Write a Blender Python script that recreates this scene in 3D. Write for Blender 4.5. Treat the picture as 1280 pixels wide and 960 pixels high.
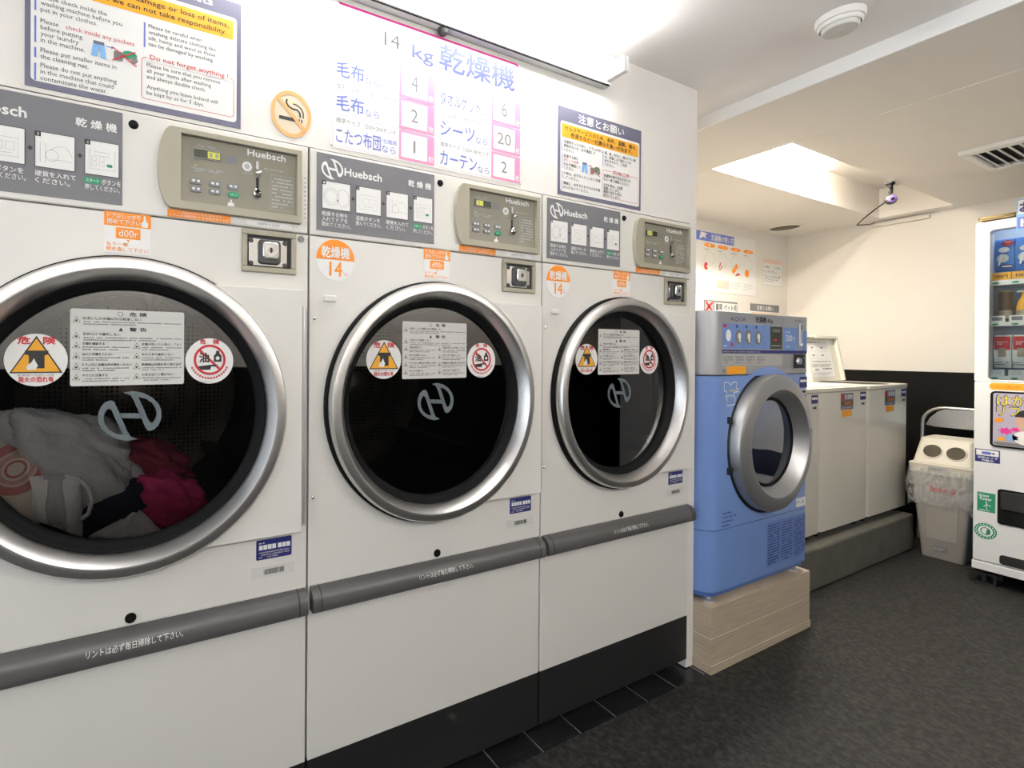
import bpy, bmesh, math, random
from mathutils import Vector, Matrix, noise

for _o in list(bpy.data.objects):
    bpy.data.objects.remove(_o, do_unlink=True)
SC = bpy.context.scene
COL = SC.collection
R = math.radians

# ------------------------------------------------------------------ camera
cam_d = bpy.data.cameras.new('camera')
cam_o = bpy.data.objects.new('camera', cam_d)
COL.objects.link(cam_o)
YAW, PITCH, ROLL = 0.469616, 0.0043155, 0.0060267
_f = Vector((math.sin(YAW)*math.cos(PITCH), math.cos(YAW)*math.cos(PITCH), -math.sin(PITCH)))
_r = Vector((math.cos(YAW), -math.sin(YAW), 0))
_u = _r.cross(_f)
_r2 = _r*math.cos(ROLL) + _u*math.sin(ROLL)
_u2 = -_r*math.sin(ROLL) + _u*math.cos(ROLL)
CAM = Vector((-0.3407, -1.1050, 1.1235))
cam_o.matrix_world = Matrix(((_r2.x, _u2.x, -_f.x, CAM.x), (_r2.y, _u2.y, -_f.y, CAM.y), (_r2.z, _u2.z, -_f.z, CAM.z), (0, 0, 0, 1)))
cam_d.sensor_fit = 'HORIZONTAL'
cam_d.sensor_width = 36.0
cam_d.lens = 36.0*611.72/1280
cam_d.shift_x = 149.43/1280
cam_d.shift_y = -36.78/1280
cam_d.clip_start = 0.01
SC.camera = cam_o

# ------------------------------------------------------------------ world, daylight, exposure
w = bpy.data.worlds.new('world'); SC.world = w; w.use_nodes = True
w.node_tree.nodes['Background'].inputs[0].default_value = (0.75, 0.86, 1.0, 1)
w.node_tree.nodes['Background'].inputs[1].default_value = 1.0
dl = bpy.data.lights.new('daylight', 'AREA'); dl.shape = 'RECTANGLE'; dl.size = 1.9; dl.size_y = 1.8
dl.energy = 20; dl.color = (0.86, 0.93, 1.0)
dlo = bpy.data.objects.new('daylight', dl); COL.objects.link(dlo)
dlo.location = (-2.36, -1.10, 1.02); dlo.rotation_euler = (0, R(-90), 0)
SC.view_settings.view_transform = 'Standard'
SC.view_settings.look = 'None'
SC.view_settings.exposure = 0.0
SC.view_settings.gamma = 1.0
SC.view_settings.use_curve_mapping = False
TUBE_E = 54.0      # bare tube over the dryers
WELL_E = 230.0      # tubes in the ceiling well
FILL_E = 84.0     # unseen fill battens added on the wall across the aisle

# ------------------------------------------------------------------ materials
MATS = {}
def mat(name, col, rough=0.5, metal=0.0, var=0.0, scale=12.0, bump=0.0, bscale=60.0, emit=None, es=0.0, alpha=None, spec=None, coat=0.0, stretch=None):
    if name in MATS: return MATS[name]
    m = bpy.data.materials.new(name); m.use_nodes = True
    nt = m.node_tree; b = nt.nodes['Principled BSDF']
    c = (col[0], col[1], col[2], 1)
    b.inputs['Base Color'].default_value = c
    b.inputs['Roughness'].default_value = rough
    b.inputs['Metallic'].default_value = metal
    if spec is not None: b.inputs['Specular IOR Level'].default_value = spec
    if coat: b.inputs['Coat Weight'].default_value = coat; b.inputs['Coat Roughness'].default_value = 0.08
    if emit: b.inputs['Emission Color'].default_value = (*emit, 1); b.inputs['Emission Strength'].default_value = es
    if alpha is not None: b.inputs['Alpha'].default_value = alpha
    if var or bump:
        tc = nt.nodes.new('ShaderNodeTexCoord')
        src = tc.outputs['Object']
        if stretch:
            mp = nt.nodes.new('ShaderNodeMapping'); mp.inputs['Scale'].default_value = stretch
            nt.links.new(src, mp.inputs['Vector']); src = mp.outputs['Vector']
        if var:
            n = nt.nodes.new('ShaderNodeTexNoise'); n.inputs['Scale'].default_value = scale; n.inputs['Detail'].default_value = 5
            nt.links.new(src, n.inputs['Vector'])
            mx = nt.nodes.new('ShaderNodeMix'); mx.data_type = 'RGBA'
            mx.inputs['A'].default_value = (col[0]*(1-var), col[1]*(1-var), col[2]*(1-var), 1)
            mx.inputs['B'].default_value = (min(1, col[0]*(1+var)), min(1, col[1]*(1+var)), min(1, col[2]*(1+var)), 1)
            nt.links.new(n.outputs['Fac'], mx.inputs['Factor'])
            nt.links.new(mx.outputs['Result'], b.inputs['Base Color'])
        if bump:
            n2 = nt.nodes.new('ShaderNodeTexNoise'); n2.inputs['Scale'].default_value = bscale; n2.inputs['Detail'].default_value = 4
            nt.links.new(src, n2.inputs['Vector'])
            bp = nt.nodes.new('ShaderNodeBump'); bp.inputs['Strength'].default_value = bump; bp.inputs['Distance'].default_value = 0.004
            nt.links.new(n2.outputs['Fac'], bp.inputs['Height']); nt.links.new(bp.outputs['Normal'], b.inputs['Normal'])
    MATS[name] = m
    return m

def glass_mat(name, tint, ior, rough=0.0):
    m = bpy.data.materials.new(name); m.use_nodes = True; nt = m.node_tree
    nt.nodes.remove(nt.nodes['Principled BSDF'])
    out = nt.nodes['Material Output']
    t = nt.nodes.new('ShaderNodeBsdfTransparent'); t.inputs[0].default_value = (*tint, 1)
    g = nt.nodes.new('ShaderNodeBsdfGlossy'); g.inputs['Roughness'].default_value = rough
    f = nt.nodes.new('ShaderNodeFresnel'); f.inputs['IOR'].default_value = ior
    mx = nt.nodes.new('ShaderNodeMixShader')
    nt.links.new(f.outputs[0], mx.inputs[0]); nt.links.new(t.outputs[0], mx.inputs[1]); nt.links.new(g.outputs[0], mx.inputs[2])
    nt.links.new(mx.outputs[0], out.inputs['Surface'])
    MATS[name] = m
    return m

def floor_mat():
    m = mat('vinyl_floor', (0.030, 0.029, 0.028), 0.55, spec=.22)
    nt = m.node_tree; b = nt.nodes['Principled BSDF']
    tc = nt.nodes.new('ShaderNodeTexCoord')
    n1 = nt.nodes.new('ShaderNodeTexNoise'); n1.inputs['Scale'].default_value = 55; n1.inputs['Detail'].default_value = 6; n1.inputs['Roughness'].default_value = .7
    n2 = nt.nodes.new('ShaderNodeTexNoise'); n2.inputs['Scale'].default_value = 9; n2.inputs['Detail'].default_value = 3
    v = nt.nodes.new('ShaderNodeTexVoronoi'); v.inputs['Scale'].default_value = 70
    for x in (n1, n2, v): nt.links.new(tc.outputs['Object'], x.inputs['Vector'])
    cr = nt.nodes.new('ShaderNodeValToRGB')
    cr.color_ramp.elements[0].position = .42; cr.color_ramp.elements[0].color = (0.007, 0.0068, 0.0065, 1)
    cr.color_ramp.elements[1].position = .78; cr.color_ramp.elements[1].color = (0.056, 0.053, 0.050, 1)
    nt.links.new(n1.outputs['Fac'], cr.inputs['Fac'])
    cr2 = nt.nodes.new('ShaderNodeValToRGB')
    cr2.color_ramp.elements[0].position = .0; cr2.color_ramp.elements[0].color = (0.05, 0.05, 0.048, 1)
    cr2.color_ramp.elements[1].position = .16; cr2.color_ramp.elements[1].color = (0, 0, 0, 1)
    nt.links.new(v.outputs['Distance'], cr2.inputs['Fac'])
    mu = nt.nodes.new('ShaderNodeMix'); mu.data_type = 'RGBA'; mu.blend_type = 'ADD'
    nt.links.new(n2.outputs['Fac'], mu.inputs['Factor'])
    nt.links.new(cr.outputs['Color'], mu.inputs['A']); nt.links.new(cr2.outputs['Color'], mu.inputs['B'])
    nt.links.new(mu.outputs['Result'], b.inputs['Base Color'])
    bp = nt.nodes.new('ShaderNodeBump'); bp.inputs['Strength'].default_value = .12; bp.inputs['Distance'].default_value = .002
    nt.links.new(n1.outputs['Fac'], bp.inputs['Height']); nt.links.new(bp.outputs['Normal'], b.inputs['Normal'])
    return m

def drum_mat(name, base, hole):
    m = mat(name, base, 0.35, 0.9)
    nt = m.node_tree; b = nt.nodes['Principled BSDF']
    tc = nt.nodes.new('ShaderNodeTexCoord')
    v = nt.nodes.new('ShaderNodeTexVoronoi'); v.inputs['Scale'].default_value = 75; v.inputs['Randomness'].default_value = 0.12
    nt.links.new(tc.outputs['Object'], v.inputs['Vector'])
    cr = nt.nodes.new('ShaderNodeValToRGB')
    cr.color_ramp.elements[0].position = .33; cr.color_ramp.elements[0].color = (*hole, 1)
    cr.color_ramp.elements[1].position = .37; cr.color_ramp.elements[1].color = (*base, 1)
    nt.links.new(v.outputs['Distance'], cr.inputs['Fac']); nt.links.new(cr.outputs['Color'], b.inputs['Base Color'])
    return m

def wood_mat(name, col):
    m = mat(name, col, 0.5)
    nt = m.node_tree; b = nt.nodes['Principled BSDF']
    tc = nt.nodes.new('ShaderNodeTexCoord')
    mp = nt.nodes.new('ShaderNodeMapping'); mp.inputs['Scale'].default_value = (2.5, 2.5, 60)
    nt.links.new(tc.outputs['Object'], mp.inputs['Vector'])
    n = nt.nodes.new('ShaderNodeTexNoise'); n.inputs['Scale'].default_value = 3; n.inputs['Detail'].default_value = 6; n.inputs['Distortion'].default_value = .6
    nt.links.new(mp.outputs['Vector'], n.inputs['Vector'])
    cr = nt.nodes.new('ShaderNodeValToRGB')
    cr.color_ramp.elements[0].position = .3; cr.color_ramp.elements[0].color = (col[0]*.8, col[1]*.78, col[2]*.74, 1)
    cr.color_ramp.elements[1].position = .7; cr.color_ramp.elements[1].color = (*col, 1)
    nt.links.new(n.outputs['Fac'], cr.inputs['Fac']); nt.links.new(cr.outputs['Color'], b.inputs['Base Color'])
    return m

mat('wall_white', (0.80, 0.77, 0.73), 0.75, var=.02, scale=4, bump=.10, bscale=220)
mat('wall_cream', (0.83, 0.78, 0.71), 0.8, var=.04, scale=2.5, bump=.08, bscale=150)
mat('wall_alcove', (0.80, 0.76, 0.70), 0.75, var=.02, scale=4)
mat('ceiling_paint', (0.92, 0.89, 0.87), 0.85, var=.02, scale=3, bump=.10, bscale=120)
mat('ceiling_low', (0.84, 0.79, 0.73), 0.85, var=.02, scale=3)
mat('black_dado', (0.004, 0.004, 0.004), 0.6, var=.2, spec=.15)
floor_mat()
mat('floor_tile', (0.012, 0.012, 0.013), 0.25, var=.3, scale=8)
mat('grout', (0.15, 0.15, 0.15), 0.9)
mat('concrete', (0.10, 0.096, 0.080), 0.85, var=.35, scale=9, bump=.3, bscale=40)
mat('enamel', (0.73, 0.71, 0.665), 0.38, var=.025, scale=3.0)
mat('enamel_plate', (0.76, 0.74, 0.695), 0.35, var=.02, scale=3.0)
mat('enamel_white', (0.72, 0.68, 0.59), 0.28, var=.03, scale=4)
mat('gap_black', (0.010, 0.010, 0.010), 0.6)
mat('rubber', (0.006, 0.006, 0.0065), 0.6, spec=.12)
mat('kick_black', (0.012, 0.012, 0.012), 0.5, var=.2, stretch=(4, 4, 60))
mat('bar_grey', (0.085, 0.083, 0.082), 0.38, var=.12, scale=6, stretch=(1, 20, 20))
mat('steel', (0.70, 0.685, 0.67), 0.36, 1.0, var=.08, scale=8, stretch=(1, 30, 1))
mat('satin', (0.50, 0.50, 0.50), 0.42, 0.9, var=.05, scale=8)
mat('chrome', (0.85, 0.85, 0.85), 0.12, 1.0)
mat('dark_metal', (0.06, 0.06, 0.06), 0.4, 0.8)
mat('hinge_metal', (0.58, 0.58, 0.58), 0.4, 0.6)
mat('sign_grey', (0.155, 0.155, 0.17), 0.5, var=.03)
mat('olive', (0.36, 0.335, 0.255), 0.42, var=.04)
mat('olive_face', (0.235, 0.22, 0.170), 0.4, var=.05, stretch=(200, 4, 4))
mat('ink_white', (0.82, 0.82, 0.80), 0.6)
mat('ink_black', (0.02, 0.02, 0.02), 0.6)
mat('ink_grey', (0.20, 0.20, 0.21), 0.6)
mat('ink_pale', (0.45, 0.45, 0.45), 0.6)
mat('ink_red', (0.55, 0.025, 0.035), 0.6)
mat('ink_green', (0.015, 0.27, 0.13), 0.6)
mat('ink_blue', (0.13, 0.18, 0.56), 0.6)
mat('ink_deep_blue', (0.045, 0.065, 0.36), 0.6)
mat('ink_navy', (0.020, 0.022, 0.16), 0.5)
mat('ink_orange', (0.90, 0.27, 0.005), 0.5)
mat('ink_amber', (0.85, 0.40, 0.02), 0.5)
mat('ink_magenta', (0.72, 0.035, 0.30), 0.5)
mat('ink_pink', (0.85, 0.30, 0.52), 0.5)
mat('ink_sky', (0.22, 0.45, 0.80), 0.5)
mat('ink_brown', (0.12, 0.07, 0.03), 0.5)
mat('pack_blue', (0.04, 0.17, 0.55), 0.4)
mat('paper', (0.84, 0.83, 0.81), 0.5)
mat('paper_dull', (0.66, 0.65, 0.62), 0.5)
mat('sign_slate', (0.135, 0.135, 0.20), 0.45)
mat('peach', (0.88, 0.42, 0.16), 0.5)
mat('peach_pale', (0.72, 0.62, 0.46), 0.5)
mat('peach_light', (0.85, 0.60, 0.50), 0.5)
mat('screen_tint', (0.44, 0.40, 0.50), 0.4)
mat('ink_lemon', (0.72, 0.60, 0.05), 0.5)
mat('lcd_off', (0.035, 0.038, 0.020), 0.3)
mat('lcd_lit', (0.3, 0.3, 0.02), 0.4, emit=(0.62, 0.66, 0.0), es=0.9)
mat('emblem_grey', (0.105, 0.13, 0.145), 0.5)
drum_mat('drum_metal', (0.15, 0.12, 0.09), (0.006, 0.006, 0.006))
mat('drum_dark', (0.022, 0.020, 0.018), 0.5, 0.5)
glass_mat('door_glass', (0.95, 0.95, 0.95), 2.5)
glass_mat('clear_glass', (0.92, 0.95, 0.95), 1.35)
glass_mat('window_glass', (0.95, 0.97, 0.97), 1.45)
mat('tube_glow', (1, 1, 1), 0.5, emit=(1.0, 0.985, 0.97), es=TUBE_E)
mat('well_glow', (1, 1, 1), 0.5, emit=(1.0, 0.93, 0.80), es=WELL_E)
mat('fill_glow', (1, 1, 1), 0.5, emit=(1.0, 0.985, 0.965), es=FILL_E)
mat('fixture_white', (0.82, 0.82, 0.80), 0.4)
mat('step_lit_white', (0.93, 0.93, 0.92), 0.5)
mat('plastic_white', (0.78, 0.77, 0.74), 0.4)
mat('washer_blue', (0.165, 0.275, 0.58), 0.30, var=.03, scale=3)
mat('washer_blue_dark', (0.075, 0.145, 0.40), 0.35)
mat('washer_blue_mid', (0.13, 0.225, 0.50), 0.4)
mat('washer_silver', (0.40, 0.40, 0.41), 0.38, 0.35)
mat('washer_side', (0.30, 0.30, 0.32), 0.4, 0.1)
mat('washer_pale', (0.44, 0.43, 0.41), 0.5)
wood_mat('laminate', (0.52, 0.43, 0.33))
mat('laminate_edge', (0.70, 0.66, 0.58), 0.5)
mat('bin_plastic', (0.36, 0.33, 0.295), 0.5, var=.06, scale=7)
mat('bin_lid', (0.62, 0.57, 0.48), 0.45, var=.05)
mat('bin_hole', (0.035, 0.026, 0.010), 0.7)
mat('bag_film', (0.75, 0.74, 0.72), 0.25, alpha=0.22, bump=.9, bscale=30)
def film_alpha():  # streaked opacity paints in the white highlights of crumpled film
    m = MATS['bag_film']; nt = m.node_tree; b = nt.nodes['Principled BSDF']
    tc = nt.nodes.new('ShaderNodeTexCoord'); mp = nt.nodes.new('ShaderNodeMapping'); mp.inputs['Scale'].default_value = (9, 9, 4); mp.inputs['Rotation'].default_value = (.5, .3, .4)
    nt.links.new(tc.outputs['Object'], mp.inputs['Vector'])
    n = nt.nodes.new('ShaderNodeTexNoise'); n.inputs['Scale'].default_value = 3.2; n.inputs['Detail'].default_value = 4; n.inputs['Distortion'].default_value = 1.6
    nt.links.new(mp.outputs['Vector'], n.inputs['Vector'])
    cr = nt.nodes.new('ShaderNodeValToRGB'); e = cr.color_ramp.elements
    e[0].position = .40; e[0].color = (.14, .14, .14, 1); e[1].position = .70; e[1].color = (.24, .24, .24, 1)
    x = e.new(.52); x.color = (.42, .42, .42, 1)
    nt.links.new(n.outputs['Fac'], cr.inputs['Fac']); nt.links.new(cr.outputs['Color'], b.inputs['Alpha'])
film_alpha()
mat('vend_white', (0.80, 0.80, 0.80), 0.25, var=.015, scale=3)
mat('vend_side', (0.10, 0.20, 0.36), 0.4)
mat('vend_inner', (0.40, 0.44, 0.52), 0.6)
mat('vend_glow', (1, 1, 1), .5, emit=(0.9, 0.95, 1.0), es=9.0)
mat('brass', (0.42, 0.32, 0.16), 0.4, 0.6)
mat('vent_dark', (0.05, 0.045, 0.035), 0.7)
mat('speaker_brown', (0.13, 0.11, 0.085), 0.7, var=.2, scale=80)
mat('skin_print', (0.62, 0.38, 0.28), 0.5)
mat('cloth_white', (0.60, 0.60, 0.61), 0.9, var=.06, scale=25, bump=.8, bscale=130)
mat('cloth_lace', (0.95, 0.95, 0.94), 0.9, bump=.9, bscale=190)
mat('cloth_cream', (0.80, 0.72, 0.60), 0.95, var=.06, scale=30, bump=.9, bscale=260)
def towel_mat():
    m = MATS['cloth_cream']; nt = m.node_tree; b = nt.nodes['Principled BSDF']
    src = b.inputs['Base Color'].links[0].from_socket
    tc = nt.nodes.new('ShaderNodeTexCoord'); mp = nt.nodes.new('ShaderNodeMapping'); mp.inputs['Scale'].default_value = (1, 0, 1); mp.inputs['Location'].default_value = (-.045, 0, -.050)
    nt.links.new(tc.outputs['Object'], mp.inputs['Vector'])
    ln = nt.nodes.new('ShaderNodeVectorMath'); ln.operation = 'LENGTH'; nt.links.new(mp.outputs['Vector'], ln.inputs[0])
    cr = nt.nodes.new('ShaderNodeValToRGB'); cr.color_ramp.interpolation = 'CONSTANT'
    e = cr.color_ramp.elements; e[0].position = 0; e[0].color = (0, 0, 0, 1); e[1].position = .010; e[1].color = (1, 1, 1, 1)
    for q_, c_ in ((.014, 0), (.019, .6), (.024, .15), (.030, .9), (.046, 0)): x = e.new(q_); x.color = (c_, c_, c_, 1)
    nt.links.new(ln.outputs['Value'], cr.inputs['Fac'])
    mx = nt.nodes.new('ShaderNodeMix'); mx.data_type = 'RGBA'; mx.inputs['B'].default_value = (0.62, 0.20, 0.19, 1)
    nt.links.new(cr.outputs['Color'], mx.inputs['Factor']); nt.links.new(src, mx.inputs['A']); nt.links.new(mx.outputs['Result'], b.inputs['Base Color'])
towel_mat()
mat('cloth_pink', (0.60, 0.045, 0.17), 0.9, var=.15, scale=20, bump=.4, bscale=90)
mat('cloth_navy', (0.018, 0.022, 0.045), 0.9, var=.3, scale=30, bump=.5, bscale=120)
mat('cloth_maroon', (0.20, 0.02, 0.045), 0.9, var=.2, scale=30)
mat('cloth_rose', (0.66, 0.27, 0.25), 0.9)
mat('door_grey', (0.30, 0.30, 0.31), 0.5, var=.04)
mat('iris', (0.16, 0.10, 0.30), 0.15)

# ------------------------------------------------------------------ mesh helpers
class MB:
    def __init__(s): s.v = []; s.f = []
    def add(s, v, f):
        n = len(s.v); s.v += [tuple(p) for p in v]; s.f += [tuple(i+n for i in q) for q in f]; return s
    def box(s, x0, y0, z0, x1, y1, z1):
        x0, x1 = min(x0, x1), max(x0, x1); y0, y1 = min(y0, y1), max(y0, y1); z0, z1 = min(z0, z1), max(z0, z1)
        v = [(x0,y0,z0),(x1,y0,z0),(x1,y1,z0),(x0,y1,z0),(x0,y0,z1),(x1,y0,z1),(x1,y1,z1),(x0,y1,z1)]
        return s.add(v, [(0,3,2,1),(4,5,6,7),(0,1,5,4),(1,2,6,5),(2,3,7,6),(3,0,4,7)])
    def prism(s, poly, axis, d0, d1):
        def P(a, b, d): return {'y': (a, d, b), 'x': (d, a, b), 'z': (a, b, d)}[axis]
        n = len(poly)
        v = [P(a, b, d0) for a, b in poly] + [P(a, b, d1) for a, b in poly]
        f = [tuple(range(n)), tuple(range(2*n-1, n-1, -1))] + [(i, (i+1) % n, n+(i+1) % n, n+i) for i in range(n)]
        return s.add(v, f)
    def lathe(s, prof, c, axis='z', seg=32, closed=False, sx=1.0, sz=1.0):
        # prof: (radius, height along the axis)
        v = []; f = []; n = len(prof)
        for k in range(seg):
            t = 2*math.pi*k/seg; ca, sa = math.cos(t)*sx, math.sin(t)*sz
            for r, h in prof:
                p = {'z': (r*ca, r*sa, h), 'y': (r*ca, h, r*sa), 'x': (h, r*ca, r*sa)}[axis]
                v.append((p[0]+c[0], p[1]+c[1], p[2]+c[2]))
        m = n if closed else n-1
        for k in range(seg):
            k2 = (k+1) % seg
            for i in range(m):
                j = (i+1) % n
                f.append((k*n+i, k*n+j, k2*n+j, k2*n+i))
        return s.add(v, f)
    def disc(s, c, r, h0, h1, axis='z', seg=24, sx=1.0, sz=1.0):
        return s.lathe([(0.0001, h0), (r, h0), (r, h1), (0.0001, h1)], c, axis, seg, sx=sx, sz=sz)
    def tube(s, pts, r, seg=8, closed=False):
        pts = [Vector(p) for p in pts]; n = len(pts); v = []; f = []
        up = Vector((0.13, 0.37, 0.92)).normalized()
        for i, p in enumerate(pts):
            a = pts[(i-1) % n] if (closed or i > 0) else p
            b = pts[(i+1) % n] if (closed or i < n-1) else p
            d = (b-a).normalized()
            x = d.cross(up)
            if x.length < 1e-3: x = d.cross(Vector((1, 0, 0)))
            x.normalize(); y = d.cross(x)
            rr = r[i] if isinstance(r, (list, tuple)) else r
            for k in range(seg):
                t = 2*math.pi*k/seg; v.append(p + x*math.cos(t)*rr + y*math.sin(t)*rr)
        m = n if closed else n-1
        for i in range(m):
            j = (i+1) % n
            for k in range(seg):
                k2 = (k+1) % seg; f.append((i*seg+k, i*seg+k2, j*seg+k2, j*seg+k))
        if not closed:
            f.append(tuple(range(seg-1, -1, -1))); f.append(tuple((n-1)*seg+k for k in range(seg)))
        return s.add(v, f)

def obj(name, mb, material, parent=None, smooth=None, bevel=0.0, seg=2, raw=False):
    me = bpy.data.meshes.new(name)
    me.from_pydata([tuple(p) for p in mb.v], [], mb.f)
    if not raw:
        bm = bmesh.new(); bm.from_mesh(me)
        bmesh.ops.recalc_face_normals(bm, faces=bm.faces); bm.to_mesh(me); bm.free()
    me.materials.append(MATS[material])
    if smooth is not None:
        me.shade_smooth(); me.set_sharp_from_angle(angle=R(smooth))
    o = bpy.data.objects.new(name, me); COL.objects.link(o)
    if parent is not None: o.parent = parent
    if bevel:
        b = o.modifiers.new('bevel', 'BEVEL'); b.width = bevel; b.segments = seg; b.limit_method = 'ANGLE'; b.angle_limit = R(40)
        b.harden_normals = False
    return o

def thing(name, label, cat, loc=(0, 0, 0), group=None):
    o = bpy.data.objects.new(name, None); COL.objects.link(o); o.location = loc
    o.empty_display_size = 0.05
    return tag(o, label, cat, group)
def tag(o, label, cat, group=None):
    o['label'] = label; o['category'] = cat
    if group: o['group'] = group
    return o
def struct(o, label=None):
    o['kind'] = 'structure'
    if label: o['label'] = label
    return o
def copy_tree(o, parent=None):
    c = o.copy(); COL.objects.link(c); c.parent = parent
    for ch in list(o.children): copy_tree(ch, c)
    return c
def rrect(a0, b0, a1, b1, r, n=4):
    p = []
    for cx, cy, t0 in ((a1-r, b1-r, 0), (a0+r, b1-r, 90), (a0+r, b0+r, 180), (a1-r, b0+r, 270)):
        for i in range(n+1):
            t = R(t0 + 90*i/n); p.append((cx+r*math.cos(t), cy+r*math.sin(t)))
    return p
def arc(cx, cy, rx, ry, t0, t1, n=12):
    return [(cx+rx*math.cos(R(t0+(t1-t0)*i/n)), cy+ry*math.sin(R(t0+(t1-t0)*i/n))) for i in range(n+1)]

# ------------------------------------------------------------------ flat print
_TXT = {}
def text_geo(s):
    k = s
    if k in _TXT: return _TXT[k]
    cu = bpy.data.curves.new('lettering_source', 'FONT'); cu.body = s; cu.size = 1.0; cu.resolution_u = 2
    o = bpy.data.objects.new('lettering_source', cu)
    me = o.to_mesh()
    v = [(p.co.x, p.co.y) for p in me.vertices]; f = [tuple(q.vertices) for q in me.polygons]
    o.to_mesh_clear(); bpy.data.objects.remove(o); bpy.data.curves.remove(cu)
    if not v: v = [(0, 0), (1, 0), (1, 1)]; f = []
    bb = (min(p[0] for p in v), min(p[1] for p in v), max(p[0] for p in v), max(p[1] for p in v))
    _TXT[k] = (v, f, bb); return _TXT[k]

STEP = 0.00035
class Print:
    """flat print on a plane: facing '-y' (a = x), '-x' (a = -y), or any function"""
    def __init__(s, fn): s.fn = fn; s.g = {}; s.n = 0
    def _put(s, key, pts, faces, L):
        v, f = s.g.setdefault(key, ([], [])); n = len(v)
        v += [s.fn(a, b, L*STEP) for a, b in pts]; f += [tuple(i+n for i in q) for q in faces]
    def poly(s, key, pts, L=1):
        if key[0] in ('number_field', 'tack', 'row_field') and len(key) == 2: s.n += 1; key = (*key, s.n)
        s._put(key, pts, [tuple(range(len(pts)))], L)
    def rect(s, key, a0, b0, a1, b1, L=1): s.poly(key, [(a0, b0), (a1, b0), (a1, b1), (a0, b1)], L)
    def rr(s, key, a0, b0, a1, b1, r, L=1): s.poly(key, rrect(a0, b0, a1, b1, r), L)
    def ell(s, key, ca, cb, ra, rb=None, L=1, n=24): s.poly(key, arc(ca, cb, ra, rb or ra, 0, 360, n)[:-1], L)
    def ring(s, key, ca, cb, ra, rb, wd, L=1, n=28):
        o = arc(ca, cb, ra, rb, 0, 360, n)[:-1]; i = arc(ca, cb, ra-wd, rb-wd, 0, 360, n)[:-1]
        s._put(key, o+i, [(k, (k+1) % n, n+(k+1) % n, n+k) for k in range(n)], L)
    def stroke(s, key, pts, wd, L=1, closed=False):
        n = len(pts); lft = []; rgt = []
        for i, p in enumerate(pts):
            a = pts[i-1] if (i > 0 or closed) else p; b = pts[(i+1) % n] if (i < n-1 or closed) else p
            dx, dy = b[0]-a[0], b[1]-a[1]; l = math.hypot(dx, dy) or 1
            nx, ny = -dy/l*wd/2, dx/l*wd/2
            lft.append((p[0]+nx, p[1]+ny)); rgt.append((p[0]-nx, p[1]-ny))
        m = n if closed else n-1
        s._put(key, lft+rgt, [(i, (i+1) % n, n+(i+1) % n, n+i) for i in range(m)], L)
    def box(s, key, a0, b0, a1, b1, wd, L=1, r=0.0):
        s.stroke(key, rrect(a0, b0, a1, b1, r) if r else [(a0, b0), (a1, b0), (a1, b1), (a0, b1)], wd, L, True)
    def _strike(s, key, pts, f, L, e):
        s._put(key, pts, f, L)
        if e > 0:      # heavier weight: struck again a little to each side
            for n, (dx, dy) in enumerate(((e, 0), (-e, 0), (0, e), (0, -e))): s._put(key, [(x+dx, y+dy) for x, y in pts], f, L+.14*(n+1))
    def text(s, key, t, a0, b0, a1, b1, L=2, bold=0.0):
        v, f, bb = text_geo(t)
        if b1-b0 >= .0155 and len(key) == 2: s.n += 1; key = (*key, s.n)     # a large word is a piece of its own
        sa = (a1-a0)/max(1e-6, bb[2]-bb[0]); sb = (b1-b0)/max(1e-6, bb[3]-bb[1])
        s._strike(key, [(a0+(p[0]-bb[0])*sa, b0+(p[1]-bb[1])*sb) for p in v], f, L, bold*min(sa, sb)*.8)
    def line(s, key, t, a, b, size, L=2, sx=1.0, bold=0.0):
        v, f, bb = text_geo(t)
        s._strike(key, [(a+(p[0]-bb[0])*size*sx, b+p[1]*size) for p in v], f, L, bold*size*.8)
    def greek(s, key, a0, b0, a1, b1, rows, L=2, seed=1, fill=.55):
        rng = random.Random(seed); h = (b1-b0)/rows
        for i in range(rows):
            y = b1-(i+1)*h; x = a0; end = a1 if i < rows-1 else a0+(a1-a0)*rng.uniform(.45, .95)
            while x < end:
                wd = h*rng.uniform(.35, .75)
                if rng.random() < .9: s.rect(key, x, y+h*.15, min(x+wd, end), y+h*(.15+fill*rng.uniform(.7, 1)), L)
                x += wd+h*rng.uniform(.08, .2)
    def build(s, parent):
        out = {}
        for k, (v, f) in s.g.items():
            mb = MB(); mb.add(v, f); out[k] = obj(k[0], mb, k[1], parent, raw=True)
        return out
def front(y): return lambda a, b, d: (a, y-d, b)
def facing_x(x): return lambda a, b, d: (x-d, -a, b)

def emblem(p, key, ca, cb, wd, L):
    """round monogram of two leaf shapes joined by a crossbar"""
    k = wd/258.0
    def T(q): return [(ca+(x-519)*k, cb-(y-130)*k) for x, y in q]
    out = [(437, 56), (420, 62), (403, 80), (391, 112), (391, 150), (404, 182), (430, 211), (466, 233), (510, 244), (549, 238), (519, 224), (506, 200), (490, 158), (473, 112), (457, 70), (449, 58)]
    inn = [(430, 92), (417, 110), (412, 132), (416, 160), (431, 186), (456, 206), (488, 215), (474, 180), (458, 138), (443, 100)]
    for flip in (0, 1):
        F = (lambda q: [(1038-x, 260-y) for x, y in q]) if flip else (lambda q: q)
        o, i = T(F(out)), T(F(inn))
        # ring of quads and triangles between the outer and the inner outline
        idx = [0, 0, 1, 2, 3, 4, 5, 6, 6, 6, 6, 7, 7, 8, 9, 9]
        f = []
        for q in range(16):
            r_ = (q+1) % 16; a_, b_ = 16+idx[q], 16+idx[r_]
            if a_ == b_: f.append((q, r_, a_))
            else: f.append((q, r_, b_, a_))
        p._put(key, o+i, f, L)
    p.poly(key, T([(476, 115), (565, 121), (572, 145), (484, 139)]), L)

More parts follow.
